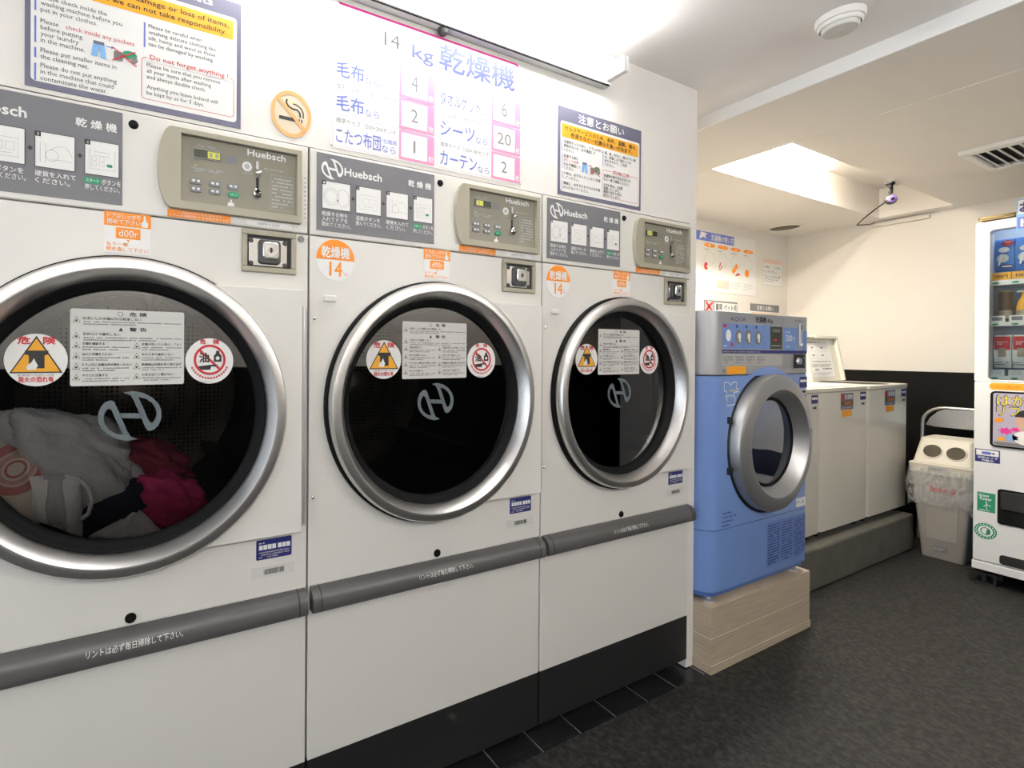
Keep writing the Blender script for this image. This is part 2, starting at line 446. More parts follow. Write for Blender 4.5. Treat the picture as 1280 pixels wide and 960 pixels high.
# ================================================================== THE SETTING
XL, XB = -2.4, 4.2            # entrance wall, back wall
YO, YA = -2.25, 0.94          # opposite wall, alcove wall
ZC, ZL, ZL2 = 2.10, 2.0525, 2.051
FZ = -0.0315                  # floor level (the dryer fronts end a little above it)
XP = 1.483                    # end of the dryer wall
XS, XS2 = 1.708, 2.186        # ceiling steps

fl = struct(obj('floor', MB().box(XL, YO, FZ-.12, XB, YA, FZ-.006), 'grout'))
obj('vinyl_sheet', MB().box(XL, YO, FZ-.006, XB, -0.046, FZ).box(1.484, -0.046, FZ-.006, XB, YA, FZ), 'vinyl_floor', fl)
_tile = None
for i in range(-16, 5):       # black tiles along the foot of the dryers
    for j in range(2):
        x0 = 0.7004 + i*0.154
        if x0 + .154 > 1.484: continue
        if _tile is None:
            _tile = obj('tile', MB().box(0.0025, 0.0025, -0.006, 0.1515, 0.1515, -0.0045), 'floor_tile', fl); t = _tile
        else:
            t = _tile.copy(); COL.objects.link(t); t.parent = fl
        t.location = (x0, -0.0462 + j*0.154, FZ)

wl = struct(obj('wall_left', MB().box(XL, 0.006, 1.603, XP, 0.12, ZC).box(1.4425, 0.006, FZ, XP, YA, 1.603)
                .box(1.36, 0.12, 1.603, XP, YA, ZC).box(XL, 0.006, FZ, -0.724, 0.12, 1.603), 'wall_white'))
wa = struct(obj('wall_alcove', MB().box(XP, YA, FZ, XB+.1, YA+.1, ZL2+.3), 'wall_alcove'))
wb = struct(obj('wall_back', MB().box(XB, YO, FZ, XB+.1, YA, ZC+.2), 'wall_cream'))
obj('black_dado', MB().box(XB-.006, YO, FZ, XB, YA, 1.02), 'black_dado', wb)
wr = struct(obj('wall_right', MB().box(XL, YO-.1, FZ, XB, YO, ZC+.2), 'wall_cream'))
obj('black_dado', MB().box(XL, YO, FZ, XB, YO+.006, 1.02), 'black_dado', wr)
# entrance wall with a glazed opening
we = struct(obj('wall_entrance', MB().box(XL-.1, YO, FZ, XL, -2.05, ZC+.2).box(XL-.1, -0.15, FZ, XL, 0.12, ZC+.2).box(XL-.1, -2.05, 2.02, XL, -0.15, ZC+.2), 'wall_white'))
d1 = struct(obj('door_1', MB().box(XL-.07, -2.05, FZ, XL-.02, -2.0, 2.02).box(XL-.07, -0.2, FZ, XL-.02, -0.15, 2.02).box(XL-.07, -2.0, 1.96, XL-.02, -0.2, 2.02)
                .box(XL-.07, -1.275, FZ, XL-.02, -1.225, 1.96).box(XL-.07, -2.0, FZ, XL-.02, -0.2, .08), 'hinge_metal'))
obj('glass_pane', MB().box(XL-.05, -2.0, .08, XL-.044, -1.275, 1.96), 'window_glass', d1)
obj('glass_pane', MB().box(XL-.05, -1.225, .08, XL-.044, -0.2, 1.96), 'window_glass', d1)

ce = struct(obj('ceiling', MB().box(XL, YO, ZC, XS, 0.12, ZC+.12), 'ceiling_paint'))
ob = MB().box(1.36, 0.12, ZC, XS, YA, ZC+.12)
obj('ceiling_panel', ob, 'ceiling_paint', ce)
obj('ceiling_step', MB().box(XS, YO, ZL, XS2, YA, ZC+.12), 'ceiling_low', ce)
WX0, WX1, WY0, WY1, WZ = 2.192, 4.085, 0.022, 0.362, 2.245
cl = MB().box(XS2, YO, ZL2, XB, WY0, WZ+.05).box(XS2, WY1, ZL2, XB, YA, WZ+.05).box(WX1, WY0, ZL2, XB, WY1, WZ+.05).box(XS2, WY0, ZL2, WX0, WY1, WZ+.05).box(WX0, WY0, WZ, WX1, WY1, WZ+.05)
struct(obj('ceiling_alcove', cl, 'ceiling_low'))
struct(obj('step_lit_face', MB().box(XS-.008, YO, ZL-.002, XS, YA, ZC), 'step_lit_white'), 'added facing along the step of the ceiling, whitened in colour to look brightly lit')  # facing added on the step; its whiter colour paints in the strong side light
struct(obj('trim_1', MB().box(XB-.03, 0.15, 2.014, XB, 0.43, 2.036), 'laminate_edge', None), 'narrow pale wooden strip on the cream wall under the ceiling well')
pl = struct(obj('concrete_plinth', MB().box(2.20, 0.0875, FZ, 3.772, YA, 0.1772), 'concrete', None, bevel=.012), 'long rough concrete plinth under the row of top loading washers')

# ================================================================== LAMPS
# bare batten over the price sign
t = thing('batten_light', 'long bare fluorescent batten light glowing on the wall above the price sign', 'lamp', (0.36, 0.006, 1.978))
mb = MB().prism([(0.0, 0.0), (-.028, 0.0), (-.030, .006), (-.022, .020), (-.022, .092), (0.0, .104)], 'x', -.66, .625)
obj('housing', mb, 'fixture_white', t, bevel=.003)
obj('lower_lip', MB().box(-.66, -.031, -.003, .615, -.026, .001), 'rubber', t)
obj('tube', MB().lathe([(.013, -.625), (.013, .6)], (0, -.075, .034), 'x', 16), 'tube_glow', t, smooth=60)
for s in (-.635, .612):
    obj('lamp_holder', MB().box(s-.012, -.095, .010, s+.012, -.022, .060), 'fixture_white', t, bevel=.004)
obj('switch_cap', MB().lathe([(.0001, -.012), (.010, -.011), (.014, -.004), (.014, .004)], (.0, -.014, -.003), 'z', 16), 'dark_metal', t, smooth=40)
# two tubes in the ceiling well
for k, yy in enumerate((0.13, 0.25)):
    t = thing('well_tube', ('bare fluorescent tube in the ceiling well, the one nearer the aisle', 'bare fluorescent tube in the ceiling well, the one nearer the poster wall')[k], 'lamp', (2.68, yy, WZ))
    obj('housing', MB().box(-.46, -.03, -.03, .46, .03, 0), 'fixture_white', t, bevel=.003)
    obj('tube', MB().lathe([(.015, -.42), (.015, .42)], (0, 0, -.055), 'x', 12), 'well_glow', t, smooth=60)
    for s in (-.432, .432): obj('lamp_holder', MB().box(s-.012, -.018, -.075, s+.012, .018, -.03), 'fixture_white', t)
# two unseen battens added behind the camera to brighten ceiling and upper dryer fronts
for k, lx in enumerate((-0.55, 1.55)):
    t = thing('batten_light', ('added unseen batten fill light on the wall across the aisle, nearer the entrance', 'added unseen batten fill light on the wall across the aisle, nearer the back wall')[k], 'lamp', (lx, YO, 1.72))
    obj('housing', MB().prism([(0.0, 0.0), (.036, 0.004), (.046, .03), (.046, .095), (0.0, .108)], 'x', -.66, .66), 'fixture_white', t, bevel=.003)
    obj('tube', MB().lathe([(.016, -.62), (.016, .62)], (0, .072, .042), 'x', 16), 'fill_glow', t, smooth=60)
    for s_ in (-.635, .635): obj('lamp_holder', MB().box(s_-.012, .044, .018, s_+.012, .092, .066), 'fixture_white', t, bevel=.004)

# ================================================================== DRYERS
DW, DC, DZ = 0.72, 0.353, 0.995      # pitch, door centre
W_, B_, GR = ('lettering', 'ink_white'), ('lettering', 'ink_black'), ('lettering', 'ink_grey')

def plate_hole(mb, x0, z0, x1, z1, cx, cz, r, y0, y1, n=48):
    ang = sorted(set([2*math.pi*k/n for k in range(n)] + [math.atan2(z-cz, x-cx) % (2*math.pi) for x in (x0, x1) for z in (z0, z1)]))
    def edge(a):
        c, s_ = math.cos(a), math.sin(a); t = 1e9
        if c > 1e-9: t = min(t, (x1-cx)/c)
        if c < -1e-9: t = min(t, (x0-cx)/c)
        if s_ > 1e-9: t = min(t, (z1-cz)/s_)
        if s_ < -1e-9: t = min(t, (z0-cz)/s_)
        return (cx+c*t, cz+s_*t)
    o = [edge(a) for a in ang]; i = [(cx+r*math.cos(a), cz+r*math.sin(a)) for a in ang]; m = len(ang)
    v = [(a, y0, b) for a, b in o]+[(a, y0, b) for a, b in i]+[(a, y1, b) for a, b in o]+[(a, y1, b) for a, b in i]
    f = []
    for k in range(m):
        j = (k+1) % m
        f += [(k, j, m+j, m+k), (2*m+k, 3*m+k, 3*m+j, 2*m+j), (k, 2*m+k, 2*m+j, j), (m+k, m+j, 3*m+j, 3*m+k)]
    mb.add(v, f)

def make_dryer():
    t = thing('tumble_dryer', '', 'dryer', (0, 0, 0), 'large coin operated tumble dryers in a row')
    # cabinet shell
    g = .0025
    mb = MB()
    mb.box(g, .022, .004, g+.012, .80, 1.598); mb.box(DW-g-.012, .022, .004, DW-g, .80, 1.598)
    mb.box(g, .022, 1.586, DW-g, .80, 1.598); mb.box(g, .788, .004, DW-g, .80, 1.598); mb.box(g, .022, .004, DW-g, .80, .016)
    obj('cabinet', mb, 'enamel', t)
    obj('header_panel', MB().box(g, 0, 1.398, DW-g, .022, 1.599), 'enamel', t, bevel=.003)
    mb = MB(); plate_hole(mb, g, .578, DW-g, 1.3945, DC, DZ, .285, 0, .022)
    obj('front_panel', mb, 'enamel', t)
    obj('lower_panel', MB().box(g, 0, .166, DW-g, .022, .5765), 'enamel', t, bevel=.002)
    kp = obj('kick_panel', MB().box(g, .001, .006, DW-g, .022, .1645), 'kick_black', t)
    for sx in (.05, .67):
        for sz in (.05, .125): obj('screw', MB().disc((sx, 0, sz), .003, -.001, .001, 'y', 10), 'dark_metal', kp)
    obj('toe_recess', MB().box(.01, .07, FZ, DW-.01, .79, .006), 'gap_black', t)
    # lint bar
    prof = [(0, .5755), (-.013, .574), (-.024, .567), (-.031, .555), (-.033, .543), (-.033, .530), (-.028, .524), (0, .522)]
    lb = obj('lint_bar', MB().prism(prof, 'x', .006, DW-.006), 'bar_grey', t, smooth=40)
    for ex in (.026, DW-.026):
        obj('bar_groove', MB().prism([(y*1.02 if y else .0, .549+(z-.549)*1.012) for y, z in prof], 'x', ex-.0012, ex+.0012), 'gap_black', lb)
    def bar_fn(a, b, d):   # lettering follows the bulge of the bar
        n = max(0.0, min(1.0, (b-.543)/.0325)); return (a, -.0338+.020*n*n-d, b)
    p = Print(bar_fn); p.text(W_, 'リントは必ず毎日掃除して下さい。', .284, .546, .452, .559, 2); p.build(lb)
    obj('lint_lock', MB().lathe([(.0001, -.004), (.0085, -.004), (.0105, -.001), (.0105, .001)], (.357, 0, .590), 'y', 20), 'rubber', t, smooth=40)
    obj('header_lock', MB().lathe([(.0001, -.006), (.0055, -.006), (.0065, -.003), (.0085, -.002), (.0095, .001)], (.359, 0, 1.574), 'y', 20), 'rubber', t, smooth=40)
    # grey instruction sign
    sg = obj('instruction_sign', MB().box(.018, -.0015, 1.410, .340, .0, 1.592), 'sign_grey', t)
    p = Print(front(-.0015))
    emblem(p, ('logo', 'ink_white'), .0565, 1.5575, .055, 1)
    p.text(W_, 'Huebsch', .0875, 1.548, .186, 1.566, 1, .035)
    p.text(W_, '乾 燥 機', .262, 1.5505, .330, 1.567, 1, .03)
    px = [(.031, .102), (.117, .184), (.199, .261), (.277, .338-.004)]
    caps = [['乾燥する物を', '入れてドアを', '閉めてください。'], ['温度ボタンを', '選んでください。'], ['硬貨を入れて', 'ください。'], ['押してください。']]
    for i, (a, b) in enumerate(px):
        wd = b-a; mid = (a+b)/2; h0, h1 = 1.4625, 1.5275
        pic = obj('picture_panel', MB().box(a, -.0024, h0, b, -.0015, h1), 'paper', sg)
        q = Print(front(-.0024)); K = ('drawing', 'ink_pale'); BK = ('drawing', 'ink_black')
        q.box(BK, a, h0, b, h1, .0016, 1); q.rect(BK, a, h1-.009, a+.009, h1, 1); q.text(W_, str(i+1), a+.003, h1-.0075, a+.006, h1-.002, 2)
        cz = (h0+h1)/2-.003
        if i == 0:
            q.ring(K, a+wd*.33, cz, .019, .021, .0010); q.ring(K, a+wd*.33, cz, .014, .016, .0008); q.ring(K, a+wd*.74, cz, .016, .021, .0010); q.ell(BK, a+wd*.55, cz-.008, .002)
        elif i == 1:
            q.box(K, a+.010, cz-.018, b-.010, cz+.016, .0008); q.box(K, a+.018, cz-.006, a+.034, cz+.008, .0008); q.box(K, a+.038, cz-.006, b-.016, cz+.008, .0008); q.stroke(K, [(a+.02, cz-.012), (b-.02, cz-.012)], .0008)
        elif i == 2:
            q.box(K, a+.008, cz-.020, a+.016, cz+.016, .0008); q.ring(K, a+.026, cz-.006, .010, .011, .0008); q.stroke(K, [(a+.022, cz+.004), (a+.034, cz+.012), (a+.048, cz+.014), (b-.004, cz-.004)], .0008); q.stroke(K, [(a+.024, cz-.014), (a+.040, cz-.012), (b-.004, cz-.014)], .0008)
        else:
            q.box(K, a+.016, cz+.008, a+.040, cz+.015, .0008)
            for r_ in (0, 1):
                for c_ in (0, 1): q.box(K, a+.011+c_*.013, cz-.012+r_*.010, a+.019+c_*.013, cz-.005+r_*.010, .0008)
            q.rr(('start_button', 'ink_green'), a+.036, cz-.012, a+.046, cz-.006, .002, 1); q.stroke(K, [(b-.007, cz+.02), (b-.007, cz-.018), (a+.008, cz-.018), (a+.008, cz+.02)], .0008)
        q.build(sg)
        for j, l in enumerate(caps[i]):
            jj = j + (1 if i == 3 else 0)
            n = len(l)
            p.text(W_, l, a, 1.4455-jj*.0125, a+min(wd*1.02, n*.0108), 1.4560-jj*.0125, 1, .012)
        if i == 3:
            p.rr(('start_word', 'ink_green'), a-.001, 1.4448, a+.026, 1.4568, .003, 1)
            p.text(W_, 'スタート', a+.002, 1.4475, a+.023, 1.4545, 2, .012); p.text(W_, 'ボタンを', a+.028, 1.4455, a+.060, 1.4560, 2, .012)
        if i < 3:
            c = (b+px[i+1][0])/2; p.poly(('arrow', 'ink_black'), [(c-.0045, 1.495), (c, 1.490), (c+.0045, 1.495), (c, 1.500)], 1)
    p.build(sg)
    # control unit
    z0, z1, zc = 1.417, 1.5815, 1.499
    out = [(.428, z1)] + [(.428-.026*math.cos(R(a)), zc+(z1-zc)*math.sin(R(a))) for a in range(80, -81, -16)] + [(.428, z0)]
    ix0, ix1, iz0, iz1 = .4455, .6885, 1.433, 1.5715
    mb = MB()
    mb.prism(out + [(ix0, z0), (ix0, z1)], 'y', -.013, 0)
    mb.box(ix0, -.013, iz1, .699, 0, z1).box(ix0, -.013, z0, .699, 0, iz0).box(ix1, -.013, iz0, .699, 0, iz1)
    cu = obj('control_unit', mb, 'olive', t)
    fp = obj('face_plate', MB().box(ix0, -.002, iz0, ix1, 0, iz1), 'olive_face', cu)
    p = Print(front(-.002))
    p.text(('lettering', 'ink_pale'), '料金／時間', .478, 1.5525, .512, 1.558, 1)
    p.text(W_, 'Huebsch', .580, 1.5535, .664, 1.5675, 1, .035)
    p.rect(('indicator_window', 'ink_grey'), .534, 1.528, .558, 1.545, 1)
    p.ell(('coin_mark', 'ink_white'), .579, 1.529, .0105, None, 1); p.ell(('coin_mark', 'ink_pale'), .579, 1.529, .006, None, 2)
    p.text(('lettering', 'ink_pale'), '100円', .568, 1.512, .589, 1.516, 1)
    p.greek(('lettering', 'ink_pale'), .616, 1.529, .672, 1.534, 1, 1, 5)
    p.greek(('lettering', 'ink_pale'), .466, 1.500, .496, 1.510, 2, 1, 6); p.greek(('lettering', 'ink_pale'), .500, 1.503, .530, 1.511, 2, 1, 7)
    p.box(('notice_frame', 'ink_pale'), .631, 1.4425, .6835, 1.520, .0010, 1)
    p.greek(('lettering', 'ink_pale'), .634, 1.446, .681, 1.517, 9, 1, 8)
    p.poly(('arrow', 'ink_white'), [(.538, 1.4375), (.553, 1.4375), (.551, 1.445), (.5475, 1.445), (.5475, 1.4515), (.5440, 1.4515), (.5440, 1.445), (.540, 1.445)], 1)
    p.ell(('lamp_dot', 'lcd_lit'), .474, 1.513, .0016, None, 1)
    p.build(cu)
    for r_, bz in enumerate((1.480, 1.4635)):
        for c_, bx in enumerate((.475, .5125, .550)):
            if r_ == 1 and c_ == 2:
                b = obj('start_button', MB().prism(rrect(.539, 1.456, .562, 1.468, .005), 'y', -.005, -.002), 'ink_green', cu)
                q = Print(front(-.005)); q.text(W_, 'スタート', .543, 1.4595, .558, 1.4645, 1); q.build(cu)
            else:
                b = obj('button', MB().prism(rrect(bx-.0125, bz-.0065, bx+.0125, bz+.0065, .005), 'y', -.0045, -.002), 'ink_grey', cu)
                q = Print(front(-.0045)); q.rect(W_, bx-.0075, bz-.002, bx-.002, bz+.0025, 1); q.rect(W_, bx+.002, bz-.002, bx+.0075, bz+.0025, 1); q.build(cu)
    cs = obj('coin_slot', MB().box(.597, -.006, 1.525, .604, -.002, 1.543), 'satin', cu, bevel=.001)
    obj('coin_lever', MB().tube([(.606, -.004, 1.519), (.604, -.016, 1.516), (.597, -.018, 1.510)], .0042, 8), 'chrome', cu, smooth=50)
    obj('return_slot', MB().prism(rrect(.5985, 1.474, .6045, 1.508, .003), 'y', -.0035, -.002), 'gap_black', cu)
    obj('return_cup', MB().lathe([(.0065, 0), (.0095, -.003), (.0095, -.010), (.007, -.012)], (.601, -.002, 1.472), 'y', 16), 'chrome', cu, smooth=50)
    # stickers under the control unit
    s_ = obj('orange_sticker', MB().box(.421, -.0008, 1.4, .545, 0, 1.4155), 'ink_orange', t)
    p = Print(front(-.0008)); p.text(W_, 'この部分は十分冷却中でも', .441, 1.4085, .528, 1.4135, 1); p.text(W_, 'ドラムが自動回転する場合があります', .425, 1.4020, .541, 1.4072, 1); p.build(s_)
    s_ = obj('white_sticker', MB().box(.579, -.0008, 1.4015, .679, 0, 1.4140), 'paper', t)
    p = Print(front(-.0008)); p.text(GR, '100円→10分', .602, 1.4045, .652, 1.4110, 1); p.build(s_)
    s_ = obj('door_sticker', MB().box(.309, -.0008, 1.317, .391, 0, 1.3965), 'paper', t)
    p = Print(front(-.0008)); O = ('print', 'ink_orange')
    p.rect(O, .309, 1.369, .391, 1.3965, 1); p.text(W_, 'ドアはしっかり', .3145, 1.3845, .372, 1.3935, 2, .02); p.text(W_, '閉めて下さい', .3145, 1.3725, .372, 1.3820, 2, .02)
    p.poly(('hand_mark', 'ink_white'), [(.374, 1.371), (.385, 1.371), (.386, 1.380), (.382, 1.384), (.381, 1.394), (.378, 1.394), (.377, 1.383), (.374, 1.380)], 2)
    p.rect(O, .329, 1.345, .372, 1.3665, 1); p.text(('lettering', 'paper'), 'd00r', .334, 1.349, .368, 1.3625, 2)
    p.poly(O, [(.347, 1.3430), (.354, 1.3430), (.3505, 1.3385)], 1)
    p.text(O, 'もう一度', .313, 1.3300, .350, 1.3375, 1, .015); p.text(O, '閉め直して下さい', .313, 1.3200, .386, 1.3280, 1, .015)
    p.build(s_)
    # coin box
    fx0, fx1, fz0, fz1, bw = .568, .689, 1.2995, 1.3925, .012
    mb = MB().box(fx0, -.008, fz0, fx1, 0, fz0+bw).box(fx0, -.008, fz1-bw, fx1, 0, fz1).box(fx0, -.008, fz0+bw, fx0+bw, 0, fz1-bw).box(fx1-bw, -.008, fz0+bw, fx1, 0, fz1-bw)
    cb = obj('coin_box', mb, 'olive', t, bevel=.002)
    obj('recess', MB().box(fx0+bw, -.002, fz0+bw, fx1-bw, -.0005, fz1-bw), 'gap_black', cb)
    obj('lock_plate', MB().box(fx0+bw+.003, -.0045, fz0+bw+.002, fx1-bw-.009, -.002, fz1-bw-.007), 'chrome', cb, bevel=.001)
    lc = ((fx0+fx1)/2-.001, (fz0+fz1)/2-.001)
    obj('lock_housing', MB().prism(rrect(lc[0]-.025, lc[1]-.027, lc[0]+.025, lc[1]+.027, .009), 'y', -.010, -.0045), 'dark_metal', cb, smooth=40, bevel=.002)
    lk = obj('lock_cylinder', MB().prism(rrect(lc[0]-.016, lc[1]-.015, lc[0]+.020, lc[1]+.021, .007), 'y', -.017, -.010), 'chrome', cb, smooth=40, bevel=.002)
    q = Print(front(-.017)); q.ell(('keyhole', 'gap_black'), lc[0]+.002, lc[1]+.003, .003, .006, 1); q.ring(('keyway_ring', 'hinge_metal'), lc[0]+.002, lc[1]+.003, .012, .012, .0012, 1); q.build(cb)
    for sx in (fx0+bw+.008, fx1-bw-.014):
        for sz in (fz0+bw+.007, fz1-bw-.012): obj('screw', MB().lathe([(.0001, -.0072), (.004, -.007), (.0055, -.0045)], (sx, 0, sz), 'y', 12), 'dark_metal', cb, smooth=50)
    s_ = obj('edge_label', MB().box(.7045, -.0008, 1.425, .7155, 0, 1.535), 'enamel_plate', t)
    p = Print(front(-.0008))
    for k in range(10): p.rect(('lettering', 'ink_pale'), .7075, 1.431+k*.0102, .7125, 1.4355+k*.0102, 1)
    p.build(s_)
    # round 14 kg sticker
    s_ = obj('round_sticker', MB().disc((.066, 0, 1.3435), .0495, -.0008, 0, 'y', 40), 'paper', t)
    p = Print(front(-.0008))
    p.poly(('print', 'ink_orange'), arc(.066, 1.3435, .0485, .0485, 0, 180, 24), 1)
    p.text(W_, '乾燥機', .0305, 1.3475, .1015, 1.3745, 2, .035); p.text(('lettering', 'ink_orange'), '14', .051, 1.3050, .082, 1.3385, 1, .02); p.text(('lettering', 'ink_pink'), 'kg', .0865, 1.3065, .0965, 1.3165, 1)
    p.build(s_)
    obj('door_catch', MB().box(.036, -.006, 1.243, .068, 0, 1.258), 'enamel_plate', t, bevel=.0025)
    for sx, sz in ((.015, 1.202), (.013, .782)):
        obj('screw', MB().lathe([(.0001, -.003), (.003, -.0025), (.0045, 0)], (sx, 0, sz), 'y', 12), 'chrome', t, smooth=50)
    # dealer sticker and bar code
    s_ = obj('dealer_sticker', MB().prism(rrect(.603, .658, .683, .7025, .003), 'y', -.0008, 0), 'ink_navy', t)
    p = Print(front(-.0008)); p.greek(W_, .609, .693, .630, .698, 1, 1, 3)
    for k in range(7):
        a = .609+k*.0098+(.003 if k > 3 else 0); p.rect(W_, a, .680, a+.0085, .6905, 1)
    p.greek(('lettering', 'ink_pale'), .609, .661, .678, .677, 3, 1, 4); p.build(s_)
    s_ = obj('barcode_sticker', MB().box(.593, -.0008, .617, .690, 0, .642), 'paper_dull', t)
    p = Print(front(-.0008)); rng = random.Random(4); a = .620
    while a < .667:
        wd = rng.choice((.0008, .0012, .002)); p.rect(('bar_code', 'ink_black'), a, .6235, a+wd, .6355, 1); a += wd+rng.choice((.0008, .0014))
    p.build(s_)
    # door
    ring = [(.299, .0), (.311, -.002), (.311, -.012)]
    dr = obj('door', MB().lathe([(.304, -.012), (.3090, -.014), (.3105, -.022), (.3090, -.033), (.3050, -.0390), (.2900, -.0425), (.2855, -.0415), (.2815, -.036), (.2680, -.010), (.2675, .004)], (DC, 0, DZ), 'y', 96), 'steel', t, smooth=35)
    obj('door_seal', MB().lathe([(.290, .0), (.3155, .0), (.3155, -.0110), (.3120, -.0140), (.300, -.0140)], (DC, 0, DZ), 'y', 96), 'rubber', dr, smooth=40)
    obj('glass_gasket', MB().lathe([(.269, -.009), (.2655, -.0115), (.261, -.009), (.258, -.003), (.2535, -.001), (.2505, .003), (.249, .009), (.248, .012), (.268, .014)], (DC, 0, DZ), 'y', 96), 'rubber', dr, smooth=40)
    pg = [(.699, .715), (.699, 1.263)]
    pg += [(DC+math.sqrt(.30**2-.268**2), 1.263)] + arc(DC, DZ, .300, .300, 62, -68, 22) + [(DC+math.sqrt(.30**2-.28**2), .715)]
    hp = obj('hinge_plate', MB().prism(pg, 'y', -.024, -.0005), 'enamel_plate', dr, bevel=.003)
    hg = obj('hinge', MB().lathe([(.0001, 0), (.0062, 0), (.0062, .500), (.0001, .500)], (.7065, -.010, .728), 'z', 12), 'hinge_metal', dr, smooth=50)
    for hz in (.760, 1.200): obj('hinge_knuckle', MB().lathe([(.0001, 0), (.0062, .001), (.0062, .017), (.0001, .018)], (.7055, -.009, hz), 'z', 12), 'hinge_metal', dr, smooth=50)
    gl = obj('glass', MB().lathe([(.0001, .0100), (.256, .0100)], (DC, 0, DZ), 'y', 64), 'door_glass', dr, raw=True)
    # warning sheets on the glass
    sh = obj('warning_sheet', MB().prism(rrect(.253, 1.055, .454, 1.2045, .004), 'y', .0085, .0092), 'paper_dull', t)
    p = Print(front(.0085))
    p.ring(B_, .337, 1.1965, .0045, .0045, .0008, 1); p.text(B_, '危 険', .353, 1.1925, .384, 1.2005, 1, .03)
    p.text(B_, '水洗いした衣類以外は乾燥しない', .273, 1.1835, .374, 1.1890, 1, .02); p.greek(GR, .275, 1.1735, .449, 1.1825, 2, 1, 11)
    p.text(B_, '警 告', .353, 1.1625, .384, 1.1700, 1, .03); p.poly(B_, [(.334, 1.1625), (.342, 1.1625), (.338, 1.1700)], 1)
    p.text(B_, '子供だけで操作しない', .273, 1.1530, .337, 1.1585, 1, .02); p.greek(GR, .275, 1.1425, .449, 1.1515, 2, 1, 12)
    left = ['衣類を確認する', 'ぬれた衣類を入れない', 'ドラム内に衣類以外の物を入れない', 'やけどに注意する']
    right = ['衣類が残ったら停止しておく', 'ぬれた手で操作しない', '乾燥後は衣類を早く取り出す', '火気を近くに置かない']
    for k in range(4):
        z = 1.1345-k*.0205
        p.text(B_, left[k], .273, z, .273+len(left[k])*.0053, z+.0052, 1, .02); p.greek(GR, .273, z-.0105, .353, z-.0015, 2, 1, 20+k)
        p.text(B_, right[k], .375, z, .375+min(.074, len(right[k])*.0058), z+.0052, 1, .02); p.greek(GR, .375, z-.0105, .449, z-.0015, 2, 1, 30+k)
        for a in (.257, .360): p.stroke(B_, [(a, z-.006), (a+.012, z-.006), (a+.006, z+.005)], .0012, 1, True); p.ell(B_, a+.006, z-.0025, .002, None, 1, 8)
    for z in (1.186, 1.1555):
        p.stroke(B_, [(.257, z-.008), (.269, z-.008), (.263, z+.003)], .0012, 1, True); p.ell(B_, .263, z-.0045, .002, None, 1, 8)
    for z in (1.1905, 1.1720, 1.1605, 1.1405, 1.120, 1.0995, 1.079): p.rect(('rule', 'ink_pale'), .256, z, .451, z+.0003, 1)
    p.build(sh)
    ys = obj('fire_sticker', MB().disc((.2005, 0, 1.1055), .0490, .0085, .0092, 'y', 40, sx=1.0, sz=1.0), 'paper', t)
    p = Print(front(.0085)); K = ('print', 'ink_black'); RD = ('lettering', 'ink_red')
    p.poly(K, [(.2005-.041, 1.081), (.2005+.041, 1.081), (.2005, 1.151)], 1); p.poly(('print', 'ink_amber'), [(.2005-.037, 1.0835), (.2005+.037, 1.0835), (.2005, 1.146)], 2)
    p.poly(K, [(.183, 1.123), (.219, 1.123), (.219, 1.116), (.213, 1.114), (.213, 1.090), (.189, 1.090), (.189, 1.114), (.183, 1.116)], 3)
    p.poly(('print', 'ink_white'), [(.187, 1.087), (.199, 1.087), (.203, 1.095), (.199, 1.103), (.197, 1.109), (.193, 1.101), (.188, 1.097), (.185, 1.091)], 4)
    p.text(RD, '危', .172, 1.135, .191, 1.149, 1, .05); p.text(RD, '険', .211, 1.135, .230, 1.149, 1, .05)
    p.text(GR, '乾燥機での熱に注意', .172, 1.0755, .228, 1.0795, 1); p.text(RD, '発火の恐れ有', .173, 1.0640, .227, 1.0745, 1, .05); p.build(ys)
    os_ = obj('oil_sticker', MB().disc((.505, 0, 1.1030), .0485, .0085, .0092, 'y', 40), 'paper', t)
    p = Print(front(.0085)); RR = ('print', 'ink_red')
    p.ring(RR, .505, 1.1055, .0325, .0325, .0050, 3)
    p.text(('lettering', 'ink_black'), '油', .484, 1.100, .503, 1.120, 1, .05)
    p.poly(K, [(.513, 1.101), (.529, 1.101), (.529, 1.114), (.525, 1.119), (.524, 1.125), (.518, 1.125), (.517, 1.119), (.513, 1.114)], 1); p.ell(('print', 'ink_white'), .521, 1.109, .004, None, 2, 12)
    p.poly(K, [(.477, 1.091), (.517, 1.091), (.521, 1.095), (.509, 1.095), (.506, 1.084), (.486, 1.084), (.482, 1.091)], 1)
    p.stroke(RR, [(.4825, 1.128), (.5275, 1.083)], .0052, .6)
    p.text(RD, '危', .485, 1.1390, .497, 1.1490, 1, .05); p.text(RD, '険', .512, 1.1390, .524, 1.1490, 1, .05)
    for k in range(16):
        a = R(205+k*130/15); ca, cb = .505+.0385*math.cos(a), 1.1045+.0385*math.sin(a); p.rect(RD, ca-.0020, cb-.002, ca+.0020, cb+.002, 1)
    p.greek(GR, .487, 1.0572, .523, 1.0600, 1, 1, 9); p.build(os_)
    p = Print(front(.0090)); emblem(p, ('emblem', 'emblem_grey'), .3555, .993, .113, 1); p.build(dr)
    # drum
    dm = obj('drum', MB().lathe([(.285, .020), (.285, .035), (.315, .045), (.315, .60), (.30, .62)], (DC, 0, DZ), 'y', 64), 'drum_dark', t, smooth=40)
    obj('drum_back', MB().lathe([(.30, .62), (.20, .615), (.06, .585), (.0001, .58)], (DC, 0, DZ), 'y', 48), 'drum_metal', dm, smooth=40)
    for k in range(3):
        a = R(80+120*k); ca, sa = math.cos(a), math.sin(a)
        bx = MB()
        pts = []
        for u_, r_ in ((-.035, .314), (0, .25), (.035, .314)): pts.append((DC+r_*ca-u_*sa, DZ+r_*sa+u_*ca))
        bx.prism(pts, 'y', .05, .60); obj('drum_paddle', bx, 'drum_dark', dm)
    return t

